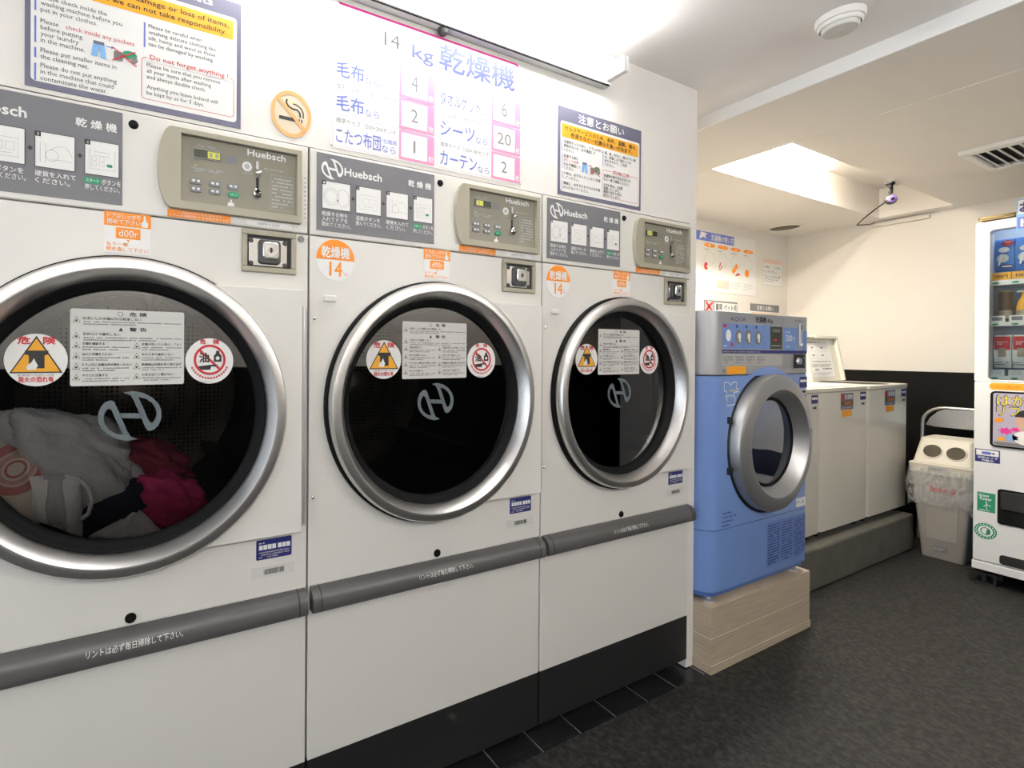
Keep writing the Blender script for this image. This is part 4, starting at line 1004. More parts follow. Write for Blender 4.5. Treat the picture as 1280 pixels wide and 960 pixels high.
# ================================================================== TOP LOADING WASHERS ON THE PLINTH
LY0, LY1, LZ0, LZ1 = .100, .620, .238, .962
def top_loader(x0, x1, label, opened, seed, signs):
    t = thing('top_washer', label, 'washer', ((x0+x1)/2, (LY0+LY1)/2, .203), 'top loading washers on the concrete plinth')
    r_ = .022
    pl_ = [(x0, LY1)] + [(x0+r_-r_*math.cos(R(a)), LY0+r_-r_*math.sin(R(a))) for a in range(0, 91, 18)] + [(x1-r_+r_*math.sin(R(a)), LY0+r_-r_*math.cos(R(a))) for a in range(0, 91, 18)] + [(x1, LY1)]
    obj('body', MB().prism(pl_, 'z', LZ0, .9335), 'enamel_white', t, smooth=35)
    cap = [(a+(.002 if a > (x0+x1)/2 else -.000), b-(.003 if b < .3 else 0)) for a, b in pl_]
    obj('top_cover', MB().prism(cap, 'z', .9360, LZ1-.004), 'enamel_white', t, smooth=35, bevel=.003)
    for fx in (x0+.05, x1-.05):
        for fy in (LY0+.05, LY1-.05): obj('foot', MB().lathe([(.0001, .203), (.022, .203), (.022, .225), (.012, LZ0), (.0001, LZ0)], (fx, fy, 0), 'z', 14), 'rubber', t, smooth=40)
    if not opened:
        obj('lid', MB().box(x0+.03, LY0+.025, LZ1-.004, x1-.03, .41, LZ1+.004), 'enamel_white', t, bevel=.004)
    else:
        obj('tub_opening', MB().lathe([(.0001, LZ1-.0035), (.15, LZ1-.0035), (.155, LZ1-.003)], ((x0+x1)/2, .26, 0), 'z', 32), 'gap_black', t)
        # lid raised on its rear hinge, leaning back a little
        lx0, lx1 = x0+.086, x1+.0
        y0_, y1_, za, zb = .405, .452, LZ1-.002, 1.245
        def at_(s_, u_, d_):   # s across, u up the lid, d out of the inner face
            y = y0_+(y1_-y0_)*u_; n = Vector((0, -(zb-za), (y1_-y0_))).normalized()
            return Vector((lx0+(lx1-lx0)*s_, y, za+(zb-za)*u_))+n*d_
        mb = MB()
        def slab(s0, u0, s1, u1, d0, d1):
            v = [at_(s, u, d) for d in (d0, d1) for s, u in ((s0, u0), (s1, u0), (s1, u1), (s0, u1))]
            mb.add(v, [(0,1,2,3),(7,6,5,4),(0,4,5,1),(1,5,6,2),(2,6,7,3),(3,7,4,0)])
        slab(0, 0, 1, 1, -.010, 0); slab(0, 0, .05, 1, 0, .02); slab(.95, 0, 1, 1, 0, .02); slab(.03, .94, .97, 1, 0, .022); slab(.30, .93, .62, 1.0, .018, .030)
        ld = obj('lid', mb, 'enamel_white', t, bevel=.003)
        q_ = Print(lambda a, b, d: tuple(at_(a, b, d+.0004)))
        q_.rect(('instruction_sheet', 'paper'), .12, .10, .80, .88, 1)
        q_.text(B_, '洗濯機の使い方について', .16, .835, .72, .865, 2, .03)
        for i in range(2):
            for j in range(2): q_.box(('drawing', 'ink_pale'), .18+i*.27, .50+j*.165, .42+i*.27, .64+j*.165, .003, 2); q_.ell(('drawing', 'ink_grey'), .27+i*.27, .57+j*.165, .035, .018, 3, 10)
        q_.text(B_, 'こんな物は入れないで', .18, .415, .74, .445, 2, .03)
        q_.greek(GR, .18, .31, .74, .38, 3, 2, 3); q_.text(B_, '注意事項', .45, .255, .74, .285, 2, .03); q_.ell(('drawing', 'ink_pale'), .30, .25, .07, .03, 2); q_.greek(('lettering', 'ink_pale'), .18, .13, .74, .20, 3, 2, 4)
        q_.build(ld)
    p = Print(front(LY0))
    a = x1-.092
    p.rect(('dealer_sticker', 'ink_navy'), a, .884, a+.066, .926, 1); p.rect(W_, a+.005, .904, a+.061, .915, 2)
    p.rect(('label_sticker', 'paper_dull'), a, .850, a+.066, .878, 1); p.rect(B_, a+.016, .858, a+.050, .868, 2)
    if signs:
        b = x0+.206
        p.rect(('price_sticker', 'sign_slate'), b, .840, b+.138, .925, 1); p.rect(('price_sticker', 'ink_red'), b+.004, .888, b+.034, .918, 2); p.text(W_, '洗濯機', b+.042, .893, b+.128, .918, 2, .02)
        p.rect(('price_sticker', 'ink_brown'), b+.004, .862, b+.134, .884, 2); p.text(('price_sticker', 'ink_orange'), '200円', b+.040, .865, b+.112, .881, 3, .02); p.greek(('lettering', 'ink_pale'), b+.008, .844, b+.130, .858, 1, 2, seed)
        p.rect(('orange_sticker', 'ink_amber'), b+.014, .803, b+.122, .838, 1); p.greek(('lettering', 'ink_orange'), b+.020, .808, b+.114, .833, 2, 2, seed+1)
    p.build(t)
    return rebase(t)
top_loader(2.142, 2.659, 'cream top loading washer mostly hidden behind the blue washer', False, 100, False)
top_loader(2.663, 3.180, 'cream top loading washer with closed lid, the middle one on the plinth', False, 110, True)
top_loader(3.184, 3.702, 'cream top loading washer with raised lid, nearest the back wall', True, 120, True)

# ================================================================== POSTERS ON THE ALCOVE WALL
def wall_sheet(name, label, x0, z0, x1, z1, m):
    t = thing(name, label, 'sign', ((x0+x1)/2, YA, z0))
    obj('panel', MB().box(x0-(x0+x1)/2, -.003, 0, x1-(x0+x1)/2, -.0005, z1-z0), m, t)
    return t, Print(lambda a, b, d: (a-(x0+x1)/2, -.003-d, b-z0))
t, p = wall_sheet('washing_guide', 'large washing guide poster with four orange ovals in the alcove', 2.86, 1.560, 3.742, 1.978, 'paper')
p.rect(('blue_field', 'ink_blue'), 2.87, 1.908, 3.458, 1.972, 1); p.text(W_, '洗濯機の使い方', 3.180, 1.917, 3.450, 1.962, 2, .02); p.poly(('drawing', 'ink_white'), [(3.045, 1.915), (3.09, 1.935), (3.13, 1.925), (3.11, 1.945), (3.14, 1.96), (3.06, 1.968)], 2)
for k, a in enumerate((3.165, 3.322, 3.481, 3.642)):
    p.ell(('drawing', 'ink_orange'), a, 1.882, .066, .014, 1); p.text(W_, str(k+1), a-.008, 1.873, a+.008, 1.891, 2)
    p.greek(('lettering', 'ink_pale'), a-.06, 1.845, a+.05, 1.862, 1, 1, 200+k); p.box(('frame', 'wall_alcove'), a-.075, 1.590, a+.072, 1.865, .002, 1); p.greek(('lettering', 'ink_pale'), a-.06, 1.600, a+.06, 1.650, 4, 1, 210+k, .3)
    p.ring(('drawing', 'paper_dull'), a, 1.790, .055, .050, .004, 1)
p.ell(('drawing', 'ink_red'), 3.125, 1.735, .024, .026, 2); p.ell(('drawing', 'paper'), 3.145, 1.735, .012, None, 3); p.stroke(('drawing', 'ink_red'), [(3.30, 1.775), (3.275, 1.735), (3.285, 1.720), (3.305, 1.735), (3.30, 1.755)], .009, 2)
p.stroke(('drawing', 'ink_orange'), [(3.44, 1.715), (3.465, 1.735), (3.50, 1.775)], .032, 2); p.poly(('drawing', 'ink_red'), [(3.47, 1.690), (3.53, 1.700), (3.535, 1.715), (3.50, 1.712)], 2)
p.ell(('drawing', 'ink_orange'), 3.625, 1.722, .027, .028, 2); p.rect(('note_field', 'peach_light'), 3.25, 1.592, 3.40, 1.648, 2)
p.build(t)
t, p = wall_sheet('small_notice', 'small notice sheet with a pink heading by the alcove corner', 3.842, 1.652, 4.118, 1.862, 'paper')
p.box(('frame', 'ink_pale'), 3.846, 1.656, 4.114, 1.858, .003, 1); p.rect(('heading', 'peach_light'), 3.850, 1.822, 4.110, 1.852, 1)
p.text(GR, 'お願い　ご注意', 3.86, 1.785, 4.08, 1.805, 1); p.text(GR, 'ください。', 3.86, 1.750, 4.06, 1.770, 1); p.greek(('lettering', 'ink_pale'), 3.86, 1.680, 4.06, 1.735, 4, 1, 230); p.ell(('drawing', 'ink_amber'), 4.075, 1.725, .012, None, 1)
p.build(t)
t, p = wall_sheet('prohibition_sign', 'dark sign with a red cross just above the blue washer', 3.108, 1.415, 3.508, 1.502, 'ink_grey')
p.rect(('white_field', 'paper'), 3.225, 1.42, 3.503, 1.490, 1); p.text(B_, '厳禁', 3.24, 1.43, 3.32, 1.484, 2, .03); p.text(B_, 'ペット毛', 3.34, 1.43, 3.50, 1.484, 2, .03)
p.rect(('cross_field', 'ink_pale'), 3.115, 1.42, 3.215, 1.495, 1); p.stroke(('cross', 'ink_red'), [(3.125, 1.425), (3.205, 1.490)], .016, 2); p.stroke(('cross', 'ink_red'), [(3.205, 1.425), (3.125, 1.490)], .016, 2)
p.build(t)
t, p = wall_sheet('caution_sign', 'grey caution heading sign beside the red cross sign', 3.672, 1.28, 4.075, 1.506, 'paper')
p.rect(('heading', 'ink_grey'), 3.672, 1.450, 4.075, 1.506, 1); p.text(W_, '注意とお願い', 3.76, 1.462, 3.99, 1.494, 2, .02); p.rect(('orange_field', 'ink_amber'), 3.69, 1.40, 4.06, 1.44, 1); p.greek(GR, 3.69, 1.30, 4.05, 1.39, 6, 1, 240)
p.build(t)

# ================================================================== CEILING THINGS
t = thing('smoke_detector', 'round white smoke detector on the main ceiling', 'detector', (1.447, -.424, ZC))
obj('base', MB().lathe([(.0001, 0), (.056, 0), (.056, -.012), (.053, -.018), (.0001, -.018)], (0, 0, 0), 'z', 40), 'plastic_white', t, smooth=40)
obj('ring', MB().lathe([(.049, -.018), (.051, -.021), (.050, -.027), (.046, -.031)], (0, 0, 0), 'z', 40), 'plastic_white', t, smooth=40)
obj('dome', MB().lathe([(.044, -.026), (.043, -.036), (.039, -.041), (.0001, -.044)], (0, 0, 0), 'z', 40), 'paper_dull', t, smooth=40)
t = thing('ceiling_vent', 'white slatted air vent in the alcove ceiling', 'vent', (3.16, -.54, ZL2))
V0, V1, U0, U1 = -.215, .205, -.26, .26
obj('frame', MB().box(V0, U0, -.022, V0+.05, U1, 0).box(V1-.04, U0, -.022, V1, U1, 0).box(V0+.05, U0, -.022, V1-.04, U0+.03, 0).box(V0+.05, U1-.03, -.022, V1-.04, U1, 0), 'plastic_white', t, bevel=.006)
obj('backing', MB().box(V0+.02, U0+.02, -.003, V1-.02, U1-.02, 0), 'vent_dark', t)
for k in range(15):
    y = U1-.048-k*.031
    obj('slat', MB().prism([(y, -.018), (y+.016, -.004), (y+.019, -.006), (y+.003, -.021)], 'x', V0+.05, V1-.04), 'plastic_white', t)
t = thing('ceiling_speaker', 'round brown ceiling speaker near the alcove corner', 'speaker', (3.80, .780, ZL2))
obj('rim', MB().lathe([(.098, 0), (.098, -.008), (.090, -.010), (.088, -.004)], (0, 0, 0), 'z', 40), 'ceiling_low', t, smooth=40)
obj('grille', MB().lathe([(.0001, -.006), (.088, -.004)], (0, 0, 0), 'z', 40), 'speaker_brown', t)
# little ball camera clipped to the edge of the well
t = thing('ball_camera', 'small ball camera hanging from the edge of the ceiling well', 'camera', (3.222, .030, ZL2))
obj('clip', MB().box(-.020, -.012, -.012, .020, .020, 0).box(-.008, -.006, -.030, .010, .008, -.010), 'rubber', t, bevel=.003)
obj('arm', MB().tube([(.004, 0, -.026), (.010, 0, -.040), (.004, 0, -.058)], .007, 10), 'rubber', t, smooth=50); obj('knuckle', MB().box(-.016, -.006, -.060, -.004, .006, -.050), 'rubber', t, bevel=.002)
bl_ = MB()
for i in range(1): bl_.lathe([(.0001, -.026)]+[(.026*math.sin(R(a)), -.026*math.cos(R(a))) for a in range(15, 166, 15)]+[(.0001, .026)], (.0, 0, -.092), 'z', 24)
ball = obj('ball', bl_, 'kick_black', t, smooth=60)
mb = MB().lathe([(.017, -.020), (.019, -.024), (.016, -.026), (.0001, -.026)], (0, 0, 0), 'y', 24); ln = obj('lens_ring', mb, 'iris', t, smooth=50); ln.location = (0, 0, -.092); ln.rotation_euler = (R(6), 0, R(-55))
mb = MB().lathe([(.008, -.0262), (.0075, -.0275), (.0001, -.028)], (0, 0, 0), 'y', 16); ln = obj('lens', mb, 'rubber', t, smooth=50); ln.location = (0, 0, -.092); ln.rotation_euler = (R(6), 0, R(-55))
obj('cable', MB().tube([(0, .02, -.10), (.05, .08, -.118), (.20, .18, -.125), (.45, .30, -.105), (.80, .36, -.045), (.93, .375, -.012)], .003, 6), 'rubber', t, smooth=60)

# ================================================================== LITTER BIN, FOLDING CHAIR
def rr_ring(x0, y0, x1, y1, r, z, n=4): return [(a, b, z) for a, b in rrect(x0, y0, x1, y1, r, n)]
t = thing('litter_bin', 'grey beige twin hole litter bin with a clear bag hanging over its rim', 'bin', (3.70, -.078, 0))
def ringz(z, hx, hy, r=.02): return rr_ring(3.70-hx, -.078-hy, 3.70+hx, -.078+hy, r, z)
obj('body', loft(MB(), [ringz(.0, .118, .080, .015), ringz(.012, .122, .084), ringz(.47, .146, .118)]), 'bin_plastic', t, smooth=40)
obj('front_panel', MB().add([(3.70-.1285, -.135, .105), (3.70-.1285, -.021, .105), (3.70-.1475, -.005, .430), (3.70-.1475, -.151, .430), (3.70-.120, -.135, .105), (3.70-.120, -.021, .105), (3.70-.140, -.005, .430), (3.70-.140, -.151, .430)],
    [(0,1,2,3),(7,6,5,4),(0,4,5,1),(1,5,6,2),(2,6,7,3),(3,7,4,0)]), 'bin_plastic', t, bevel=.002)
rm = obj('rim', loft(MB(), [ringz(.470, .152, .126, .025), ringz(.520, .156, .130, .025), ringz(.524, .150, .124, .025)]), 'bin_lid', t, smooth=40)
hd = obj('hood', loft(MB(), [ringz(.522, .140, .116), [(a if a > 3.70 else a+.050, b*1.0, .660) for a, b, z in ringz(.66, .122, .102)]]), 'bin_lid', t, smooth=40, bevel=.006)
# the two openings on the sloping front of the hood
sl = Vector((.050+.018, 0, .138)).normalized(); nn = Vector((-sl.z, 0, sl.x))
for cy in (-.034, -.124):
    c = Vector((3.70-.140, cy, .522))+sl*.076
    def pt(a, r, d): return c + Vector((0, 1, 0))*math.cos(a)*r + sl*math.sin(a)*r*1.02 + nn*d
    n = 28; mb = MB()
    rings = [[pt(2*math.pi*k/n, r, d) for k in range(n)] for r, d in ((.041, .0005), (.040, .004), (.036, .004), (.035, -.002))]
    loft(mb, rings, False); obj('opening_rim', mb, 'bin_lid', hd, smooth=50)
    mb = MB(); mb.add([pt(2*math.pi*k/n, .0355, .0016) for k in range(n)], [tuple(range(n))]); obj('opening', mb, 'bin_hole', hd)
p = Print(lambda a, b, d: (3.70-.156-.0005-d, -a, b))
p.rect(('label', 'washer_pale'), .030, .490, .104, .512, 1); p.greek(GR, .034, .493, .100, .509, 1, 2, 300); p.build(rm)
p = Print(lambda a, b, d: (3.70-.1265-d, -a, b)); p.rect(('maker_label', 'ink_grey'), .048, .045, .100, .070, 1); p.greek(('maker_label', 'ink_pale'), .052, .049, .096, .066, 2, 2, 301); p.build(t)
# clear liner bag hanging over the rim
rng = random.Random(5); rings = []
for i in range(9):
    u = i/8; z = .500-.215*u; ring = []
    base = ringz(z, .158+.008*math.sin(u*3.0)-.010*u, .132+.010*math.sin(min(1, u*1.2)*2.6), .035)
    for k, (a, b, zz) in enumerate(base):
        w_ = .006*math.sin(k*2.1+i*.8)+.004*math.sin(k*5.3-i*1.3)
        ring.append((a+(a-3.70)*w_*3, b+(b+.078)*w_*3, zz+(.020*math.sin(k*.9)+.012*math.sin(k*2.7) if i > 5 else 0)*(u-.6)*2))
    rings.append(ring)
bg = obj('liner_bag', loft(MB(), rings, False), 'bag_film', t, smooth=60)
p = Print(lambda a, b, d: (3.70-.1500-d, -a, b+.10*(a-.08)*-.3))
for k in range(7): p.ring(('red_print', 'ink_red'), .045+k*.0135, .388-.004*(k % 2), .0085, .016 if k in (0, 6) else .011, .0055, 1, 12)
p.build(t)
rebase(t)

t = thing('folding_chair', 'folded steel chair standing behind the litter bin against the black dado', 'chair', (3.97, -.10, 0))
yl, yr = .105, -.222
pts = [(3.93, yl+.01, .0), (3.945, yl+.004, .40), (3.95, yl, .64)] + [(3.952, yl-.095+.095*math.cos(R(a)), .715+.095*math.sin(R(a))) for a in range(0, 91, 15)] + [(3.952, yr+.095-.095*math.sin(R(a)), .715+.095*math.cos(R(a))) for a in range(0, 91, 15)] + [(3.95, yr, .64), (3.945, yr-.004, .40), (3.93, yr-.01, .0)]
obj('back_frame', MB().tube(pts, .0095, 10), 'steel', t, smooth=60)
mb = MB()
prof = [(yl-.012, .700), (yl-.030, .745), (yl-.062, .785), (yl-.10, .803), (yr+.10, .803), (yr+.062, .785), (yr+.030, .745), (yr+.012, .700), (yr+.05, .692), (yl-.05, .692)]
bk = obj('backrest', mb.prism(prof, 'x', 3.948, 3.956), 'steel', t, bevel=.002)
for yy in (yl-.035, -.09, yr+.035): obj('rivet', MB().disc((3.947, yy, .765 if yy == -.09 else .725), .006, -.001, .002, 'x', 12), 'hinge_metal', t)
obj('seat', MB().prism(rrect(yr+.03, .28, yl-.03, .62, .03), 'x', 3.965, 3.985), 'rubber', t, bevel=.004)
pts = [(4.03, yl-.03, .0), (4.00, yl-.03, .45), (3.99, yl-.03, .60)]; obj('rear_leg', MB().tube(pts, .0085, 8), 'steel', t, smooth=60)
obj('rear_leg', MB().tube([(a, yr+.03, c) for a, b, c in pts], .0085, 8), 'steel', t, smooth=60)
obj('cross_bar', MB().tube([(4.02, yl-.03, .15), (4.02, yr+.03, .15)], .006, 8), 'steel', t, smooth=60)
rebase(t)

# ================================================================== VENDING MACHINE
VX, VY, VW = 3.35, .243, .95          # front plane, left edge (a = -y), width
t = thing('vending_machine', 'white vending machine with lit product window by the back wall', 'vending machine', (3.70, -VY-VW/2, 0))
A0, A1 = VY, VY+VW
def vb(mb, x0, a0, z0, x1, a1, z1): return mb.box(x0, -a0, z0, x1, -a1, z1)
mb = MB(); vb(mb, VX+.075, A0, .07, VX+.70, A0+.012, 1.795); vb(mb, VX+.075, A1-.012, .07, VX+.70, A1, 1.795); vb(mb, VX+.075, A0, 1.78, VX+.70, A1, 1.795); vb(mb, VX+.69, A0, .07, VX+.70, A1, 1.795); vb(mb, VX+.075, A0, .07, VX+.70, A1, .085)
obj('cabinet', mb, 'vend_side', t)
# door panel: frame around the window (rounded corners), lower part
wa0, wa1, wz0, wz1 = .285, A1-.06, 1.004, 1.742
pts_o = [(A0, 1.0), (A1, 1.0), (A1, 1.797), (A0, 1.797)]
def ring_plate(mb, o, i, x0, x1):
    # o: four outer corners (a0,z0,a1,z1); i: rounded inner outline
    n = len(i); ca, cz = (o[0]+o[2])/2, (o[1]+o[3])/2; out = []
    for a, z in i:
        q0 = (a-ca)/((i_max-i_min)/2); q1 = (z-cz)/((j_max-j_min)/2); m = max(abs(q0), abs(q1)) or 1
        out.append((ca+q0/m*(o[2]-o[0])/2, cz+q1/m*(o[3]-o[1])/2))
    v = [(x0, -a, z) for a, z in out]+[(x0, -a, z) for a, z in i]+[(x1, -a, z) for a, z in out]+[(x1, -a, z) for a, z in i]; f = []
    for k in range(n):
        j = (k+1) % n; f += [(k, j, n+j, n+k), (2*n+k, 3*n+k, 3*n+j, 2*n+j), (n+k, n+j, 3*n+j, 3*n+k), (k, 2*n+k, 2*n+j, j)]
    mb.add(v, f)
inner = rrect(wa0, wz0, wa1, wz1, .022, 5)
i_min, i_max, j_min, j_max = wa0, wa1, wz0, wz1
mb = MB(); vb(mb, VX, A0, .9985, VX+.075, A0+.036, 1.797)
ring_plate(mb, (A0, .9985, A1, 1.797), inner, VX, VX+.075)
mb2 = MB(); ring_plate(mb2, (A0, .9985, A1, 1.797), inner, VX, VX+.075)
obj('window_frame', mb2, 'vend_white', t)
mb = MB(); vb(mb, VX, A0, .113, VX+.075, A1, .997); lp = obj('lower_door', mb, 'vend_white', t, bevel=.004)
mb = MB(); vb(mb, VX-.004, A0-.002, .069, VX+.075, A1, .109); obj('skirt', mb, 'vend_white', t, bevel=.003)
mb = MB(); vb(mb, VX+.012, wa0-.003, wz0-.003, VX+.016, wa1, wz1+.003); obj('window_glass', mb, 'clear_glass', t)
edge = [(VX+.004, -a, z) for a, z in rrect(wa0+.001, wz0+.001, wa1-.001, wz1-.001, .021, 5)]
obj('window_trim', MB().tube(edge, .004, 6, True), 'hinge_metal', t, smooth=60)
mb = MB(); vb(mb, VX+.17, A0+.014, wz0-.05, VX+.175, A1-.014, 1.775); obj('back_board', mb, 'vend_inner', t)
mb = MB(); vb(mb, VX+.080, A0+.030, 1.750, VX+.100, A1-.03, 1.765); obj('display_lamp', mb, 'vend_glow', t)
for z0, z1 in ((1.471, 1.495), (1.271, 1.291), (1.006, 1.028)):
    mb = MB(); vb(mb, VX+.045, A0+.022, z0, VX+.050, A1-.03, z1); vb(mb, VX+.050, A0+.022, z0, VX+.17, A1-.03, z0+.008)
    sh = obj('shelf', mb, 'vend_white', t)
    q_ = Print(lambda a, b, d: (VX+.045-d, -a, b))
    for k in range(12): q_.ell(('button', 'ink_green'), A0+.055+k*.062, (z0+z1)/2-.002, .012, .005, 1, 14)
    q_.build(sh)
    for k in range(12):
        if z0 > 1.4: continue
        a = A0+.036+k*.062
        mb = MB(); vb(mb, VX+.046, a, z1, VX+.050, a+.050, z1+.030); pt_ = obj('price_tag', mb, 'vend_white', sh)
        q_ = Print(lambda a_, b, d: (VX+.046-d, -a_, b)); q_.rr(('tag_print', 'ink_grey' if z0 > 1.2 else 'paper_dull'), a+.008, z1+.006, a+.042, z1+.024, .003, 1); q_.build(sh)
# front print and fittings of the lower door
p = Print(facing_x(VX))
p.rr(('orange_strip', 'ink_amber'), .292, .960, A1-.08, .994, .014, 1); p.text(('lettering', 'ink_orange'), 'お金を入れてボタンを押してください', .310, .969, .80, .984, 2, .02)
p.rect(('camera_card', 'ink_navy'), .248, .602, .328, .665, 1); p.rect(('camera_card', 'paper'), .252, .634, .324, .661, 2); p.rr(('camera_card', 'ink_blue'), .270, .640, .300, .654, .004, 3); p.rect(('camera_card', 'ink_navy'), .302, .644, .312, .650, 3)
p.text(W_, '防犯カメラ', .258, .618, .320, .630, 2, .02); p.text(W_, '作動中', .270, .605, .308, .616, 2, .02)
p.rect(('green_sticker', 'ink_green'), .257, .358, .315, .452, 1); p.text(W_, 'Green', .262, .430, .294, .445, 2, .03); p.text(W_, 'Power', .266, .414, .304, .429, 2, .03)
for a in (90, 210, 330): p.stroke(('windmill', 'ink_white'), [(.288, .394), (.288+.014*math.cos(R(a+12)), .394+.016*math.sin(R(a+12)))], .003, 2)
p.stroke(('windmill', 'ink_white'), [(.288, .394), (.288, .372)], .002, 2); p.greek(W_, .263, .362, .310, .370, 1, 2, 310)
p.ell(('oval_sticker', 'ink_green'), .2845, .263, .037, .039, 1); p.ell(('oval_sticker', 'paper'), .2845, .263, .024, .026, 2); p.ring(('oval_sticker', 'ink_green'), .2845, .263, .017, .019, .004, 3); p.poly(('oval_sticker', 'ink_green'), [(.286, .250), (.300, .250), (.296, .272), (.290, .276)], 3)
for k in range(18):
    a = R(k*20); ca, cz = .2845+.0305*math.cos(a), .263+.0325*math.sin(a); p.rect(('oval_sticker', 'ink_white'), ca-.002, cz-.003, ca+.002, cz+.003, 2)
p.build(lp)
mb = MB(); mb.prism([(-a, z) for a, z in rrect(.296, .683, .66, .954, .018, 5)], 'x', VX-.006, VX+.001); sc = obj('screen', mb, 'rubber', t, bevel=.002)
p = Print(facing_x(VX-.006))
sa0, sz0, sa1, sz1 = .306, .692, .65, .945
p.rr(('picture', 'screen_tint'), sa0, sz0, sa1, sz1, .008, 1); p.rect(('picture', 'screen_tint'), sa0+.004, sz0+.02, sa1-.004, sz1-.004, 2)
p.text(('lettering', 'ink_navy'), 'はかどる', .3165, .886, .500, .938, 3, .07); p.text(('lettering', 'ink_lemon'), 'はかどる', .318, .888, .498, .936, 4, .02)
p.text(('lettering', 'ink_navy'), 'リフレッシュ', .3165, .835, .560, .884, 3, .07); p.text(('lettering', 'ink_lemon'), 'リフレッシュ', .318, .837, .558, .882, 4, .02)
p.ell(('portrait', 'skin_print'), .412, .815, .036, .050, 5); p.poly(('portrait', 'ink_black'), arc(.412, .828, .040, .044, 10, 170, 12), 6); p.ell(('portrait', 'paper'), .420, .738, .055, .036, 5)
for a, b, rx, m in ((.325, .815, .018, 'ink_orange'), (.345, .765, .024, 'ink_magenta'), (.365, .735, .024, 'ink_sky'), (.332, .725, .016, 'ink_amber'), (.375, .775, .016, 'ink_magenta')): p.poly(('splash', m), [(a+rx*(1 if k % 2 else .6)*math.cos(k*math.pi/7), b+rx*.8*(1 if k % 2 else .6)*math.sin(k*math.pi/7)) for k in range(14)], 5)
p.rect(('picture', 'ink_grey'), sa0+.004, sz0+.003, sa1-.004, sz0+.018, 3); p.build(sc)
mb = MB(); mb.prism([(-a, z) for a, z in rrect(.322, .312, A1-.12, .482, .012, 5)], 'x', VX-.003, VX+.001); dv = obj('delivery_flap', mb, 'rubber', t)
mb = MB(); mb.prism([(-a, z) for a, z in rrect(.332, .385, A1-.13, .472, .006, 4)], 'x', VX-.008, VX-.003); obj('flap_plate', mb, 'dark_metal', dv, bevel=.003)
mb = MB(); mb.prism([(-a, z) for a, z in rrect(.330, .120, A1-.12, .165, .012, 4)], 'x', VX-.003, VX+.001); obj('grip_recess', mb, 'gap_black', t)
for fa in (.232, A1-.10):      # raised steel feet under the cabinet
    mb = MB(); w0 = .088
    for zz in (0.0, .048): vb(mb, VX+.002, fa, zz, VX+.11, fa+w0, zz+.008)
    vb(mb, VX+.002, fa, .008, VX+.008, fa+.008, .048); vb(mb, VX+.002, fa+w0-.008, .008, VX+.008, fa+w0, .048); vb(mb, VX+.10, fa, .008, VX+.108, fa+w0, .048); vb(mb, VX+.03, fa+.036, .008, VX+.06, fa+.05, .070)
    ft = obj('foot', mb, 'dark_metal', t)
rebase(t)

# things on and in the machine
def vthing(name, label, cat, x, a, z, group=None): return thing(name, label, cat, (x, -a, z), group)
t = vthing('carry_handle', 'flat brass coloured tray lying on top of the vending machine', 'tray', VX+.10, .32, 1.797)
pr_ = [(VX+.02, -.250), (VX+.02, -.370), (VX+.20, -.370), (VX+.20, -.250)]
obj('rim', MB().tube([(a, b, 1.808) for a, b in [(VX+.03, -.256), (VX+.03, -.352), (VX+.04, -.362), (VX+.17, -.362), (VX+.18, -.352), (VX+.18, -.256), (VX+.17, -.246), (VX+.04, -.246)]], .007, 8, True), 'brass', t, smooth=60)
obj('base', MB().box(VX+.03, -.356, 1.797, VX+.18, -.250, 1.803), 'brass', t)
rebase(t)
t = vthing('paper_notice', 'pale blue paper notice taped to the top of the vending machine', 'notice', VX-.004, .45, 1.725)
obj('sheet', MB().box(VX-.004, -.370, 1.722, VX-.0025, -.60, 1.864), 'ink_sky', t)
p = Print(facing_x(VX-.004)); p.rect(('white_field', 'paper'), .374, 1.795, .598, 1.860, 1); p.text(('lettering', 'ink_navy'), 'おすすめ', .380, 1.803, .59, 1.850, 2, .05); p.rect(('field', 'ink_blue'), .374, 1.726, .598, 1.780, 1); p.text(W_, 'ドリンク', .384, 1.735, .58, 1.772, 2, .05); p.build(t)
rebase(t)
def pack(name, label, a0, a1, z0, z1, m, group, decor, depth=.05):
    t = vthing(name, label, 'product', VX+.10, (a0+a1)/2, z0, group)
    x0 = VX+.075; hh = z1-z0; mb = MB(); rings = []
    for u, dx, da in ((0, depth*.45, .0), (.06, depth*.30, .0), (.35, 0, -.001), (.7, .002, -.001), (.94, depth*.30, .0), (1, depth*.45, .0)):
        z = z0+hh*u; rings.append([(x0+dx, -(a0+da), z), (x0+dx, -(a1-da), z), (x0+depth-dx, -(a1-da), z), (x0+depth-dx, -(a0+da), z)])
    obj('wrapper', loft(mb, rings), m, t, smooth=50)
    p = Print(lambda a, b, d: (x0-.0008-d, -a, b)); decor(p, a0, a1, z0, z1); p.build(t)
    return rebase(t)
def d_blue(p, a0, a1, z0, z1):
    w_, h_ = a1-a0, z1-z0
    p.ell(('print', 'ink_red'), a0+w_*.68, z0+h_*.93-.012, w_*.30, .014, 1); p.rect(W_, a0+w_*.52, z0+h_*.88, a0+w_*.84, z0+h_*.90, 2)
    p.ell(('print', 'ink_white'), a0+w_*.5, z0+h_*.66, w_*.28, h_*.08, 1); p.ell(('print', 'paper_dull'), a0+w_*.45, z0+h_*.40, w_*.30, h_*.13, 1); p.poly(('print', 'ink_white'), [(a0+w_*.2, z0+h_*.2), (a0+w_*.35, z0+h_*.55), (a0+w_*.45, z0+h_*.5), (a0+w_*.3, z0+h_*.18)], 2)
    p.rr(('print', 'ink_navy'), a0+w_*.35, z0+h_*.10, a0+w_*.98, z0+h_*.20, .004, 3); p.rect(W_, a0+w_*.42, z0+h_*.13, a0+w_*.92, z0+h_*.165, 4)
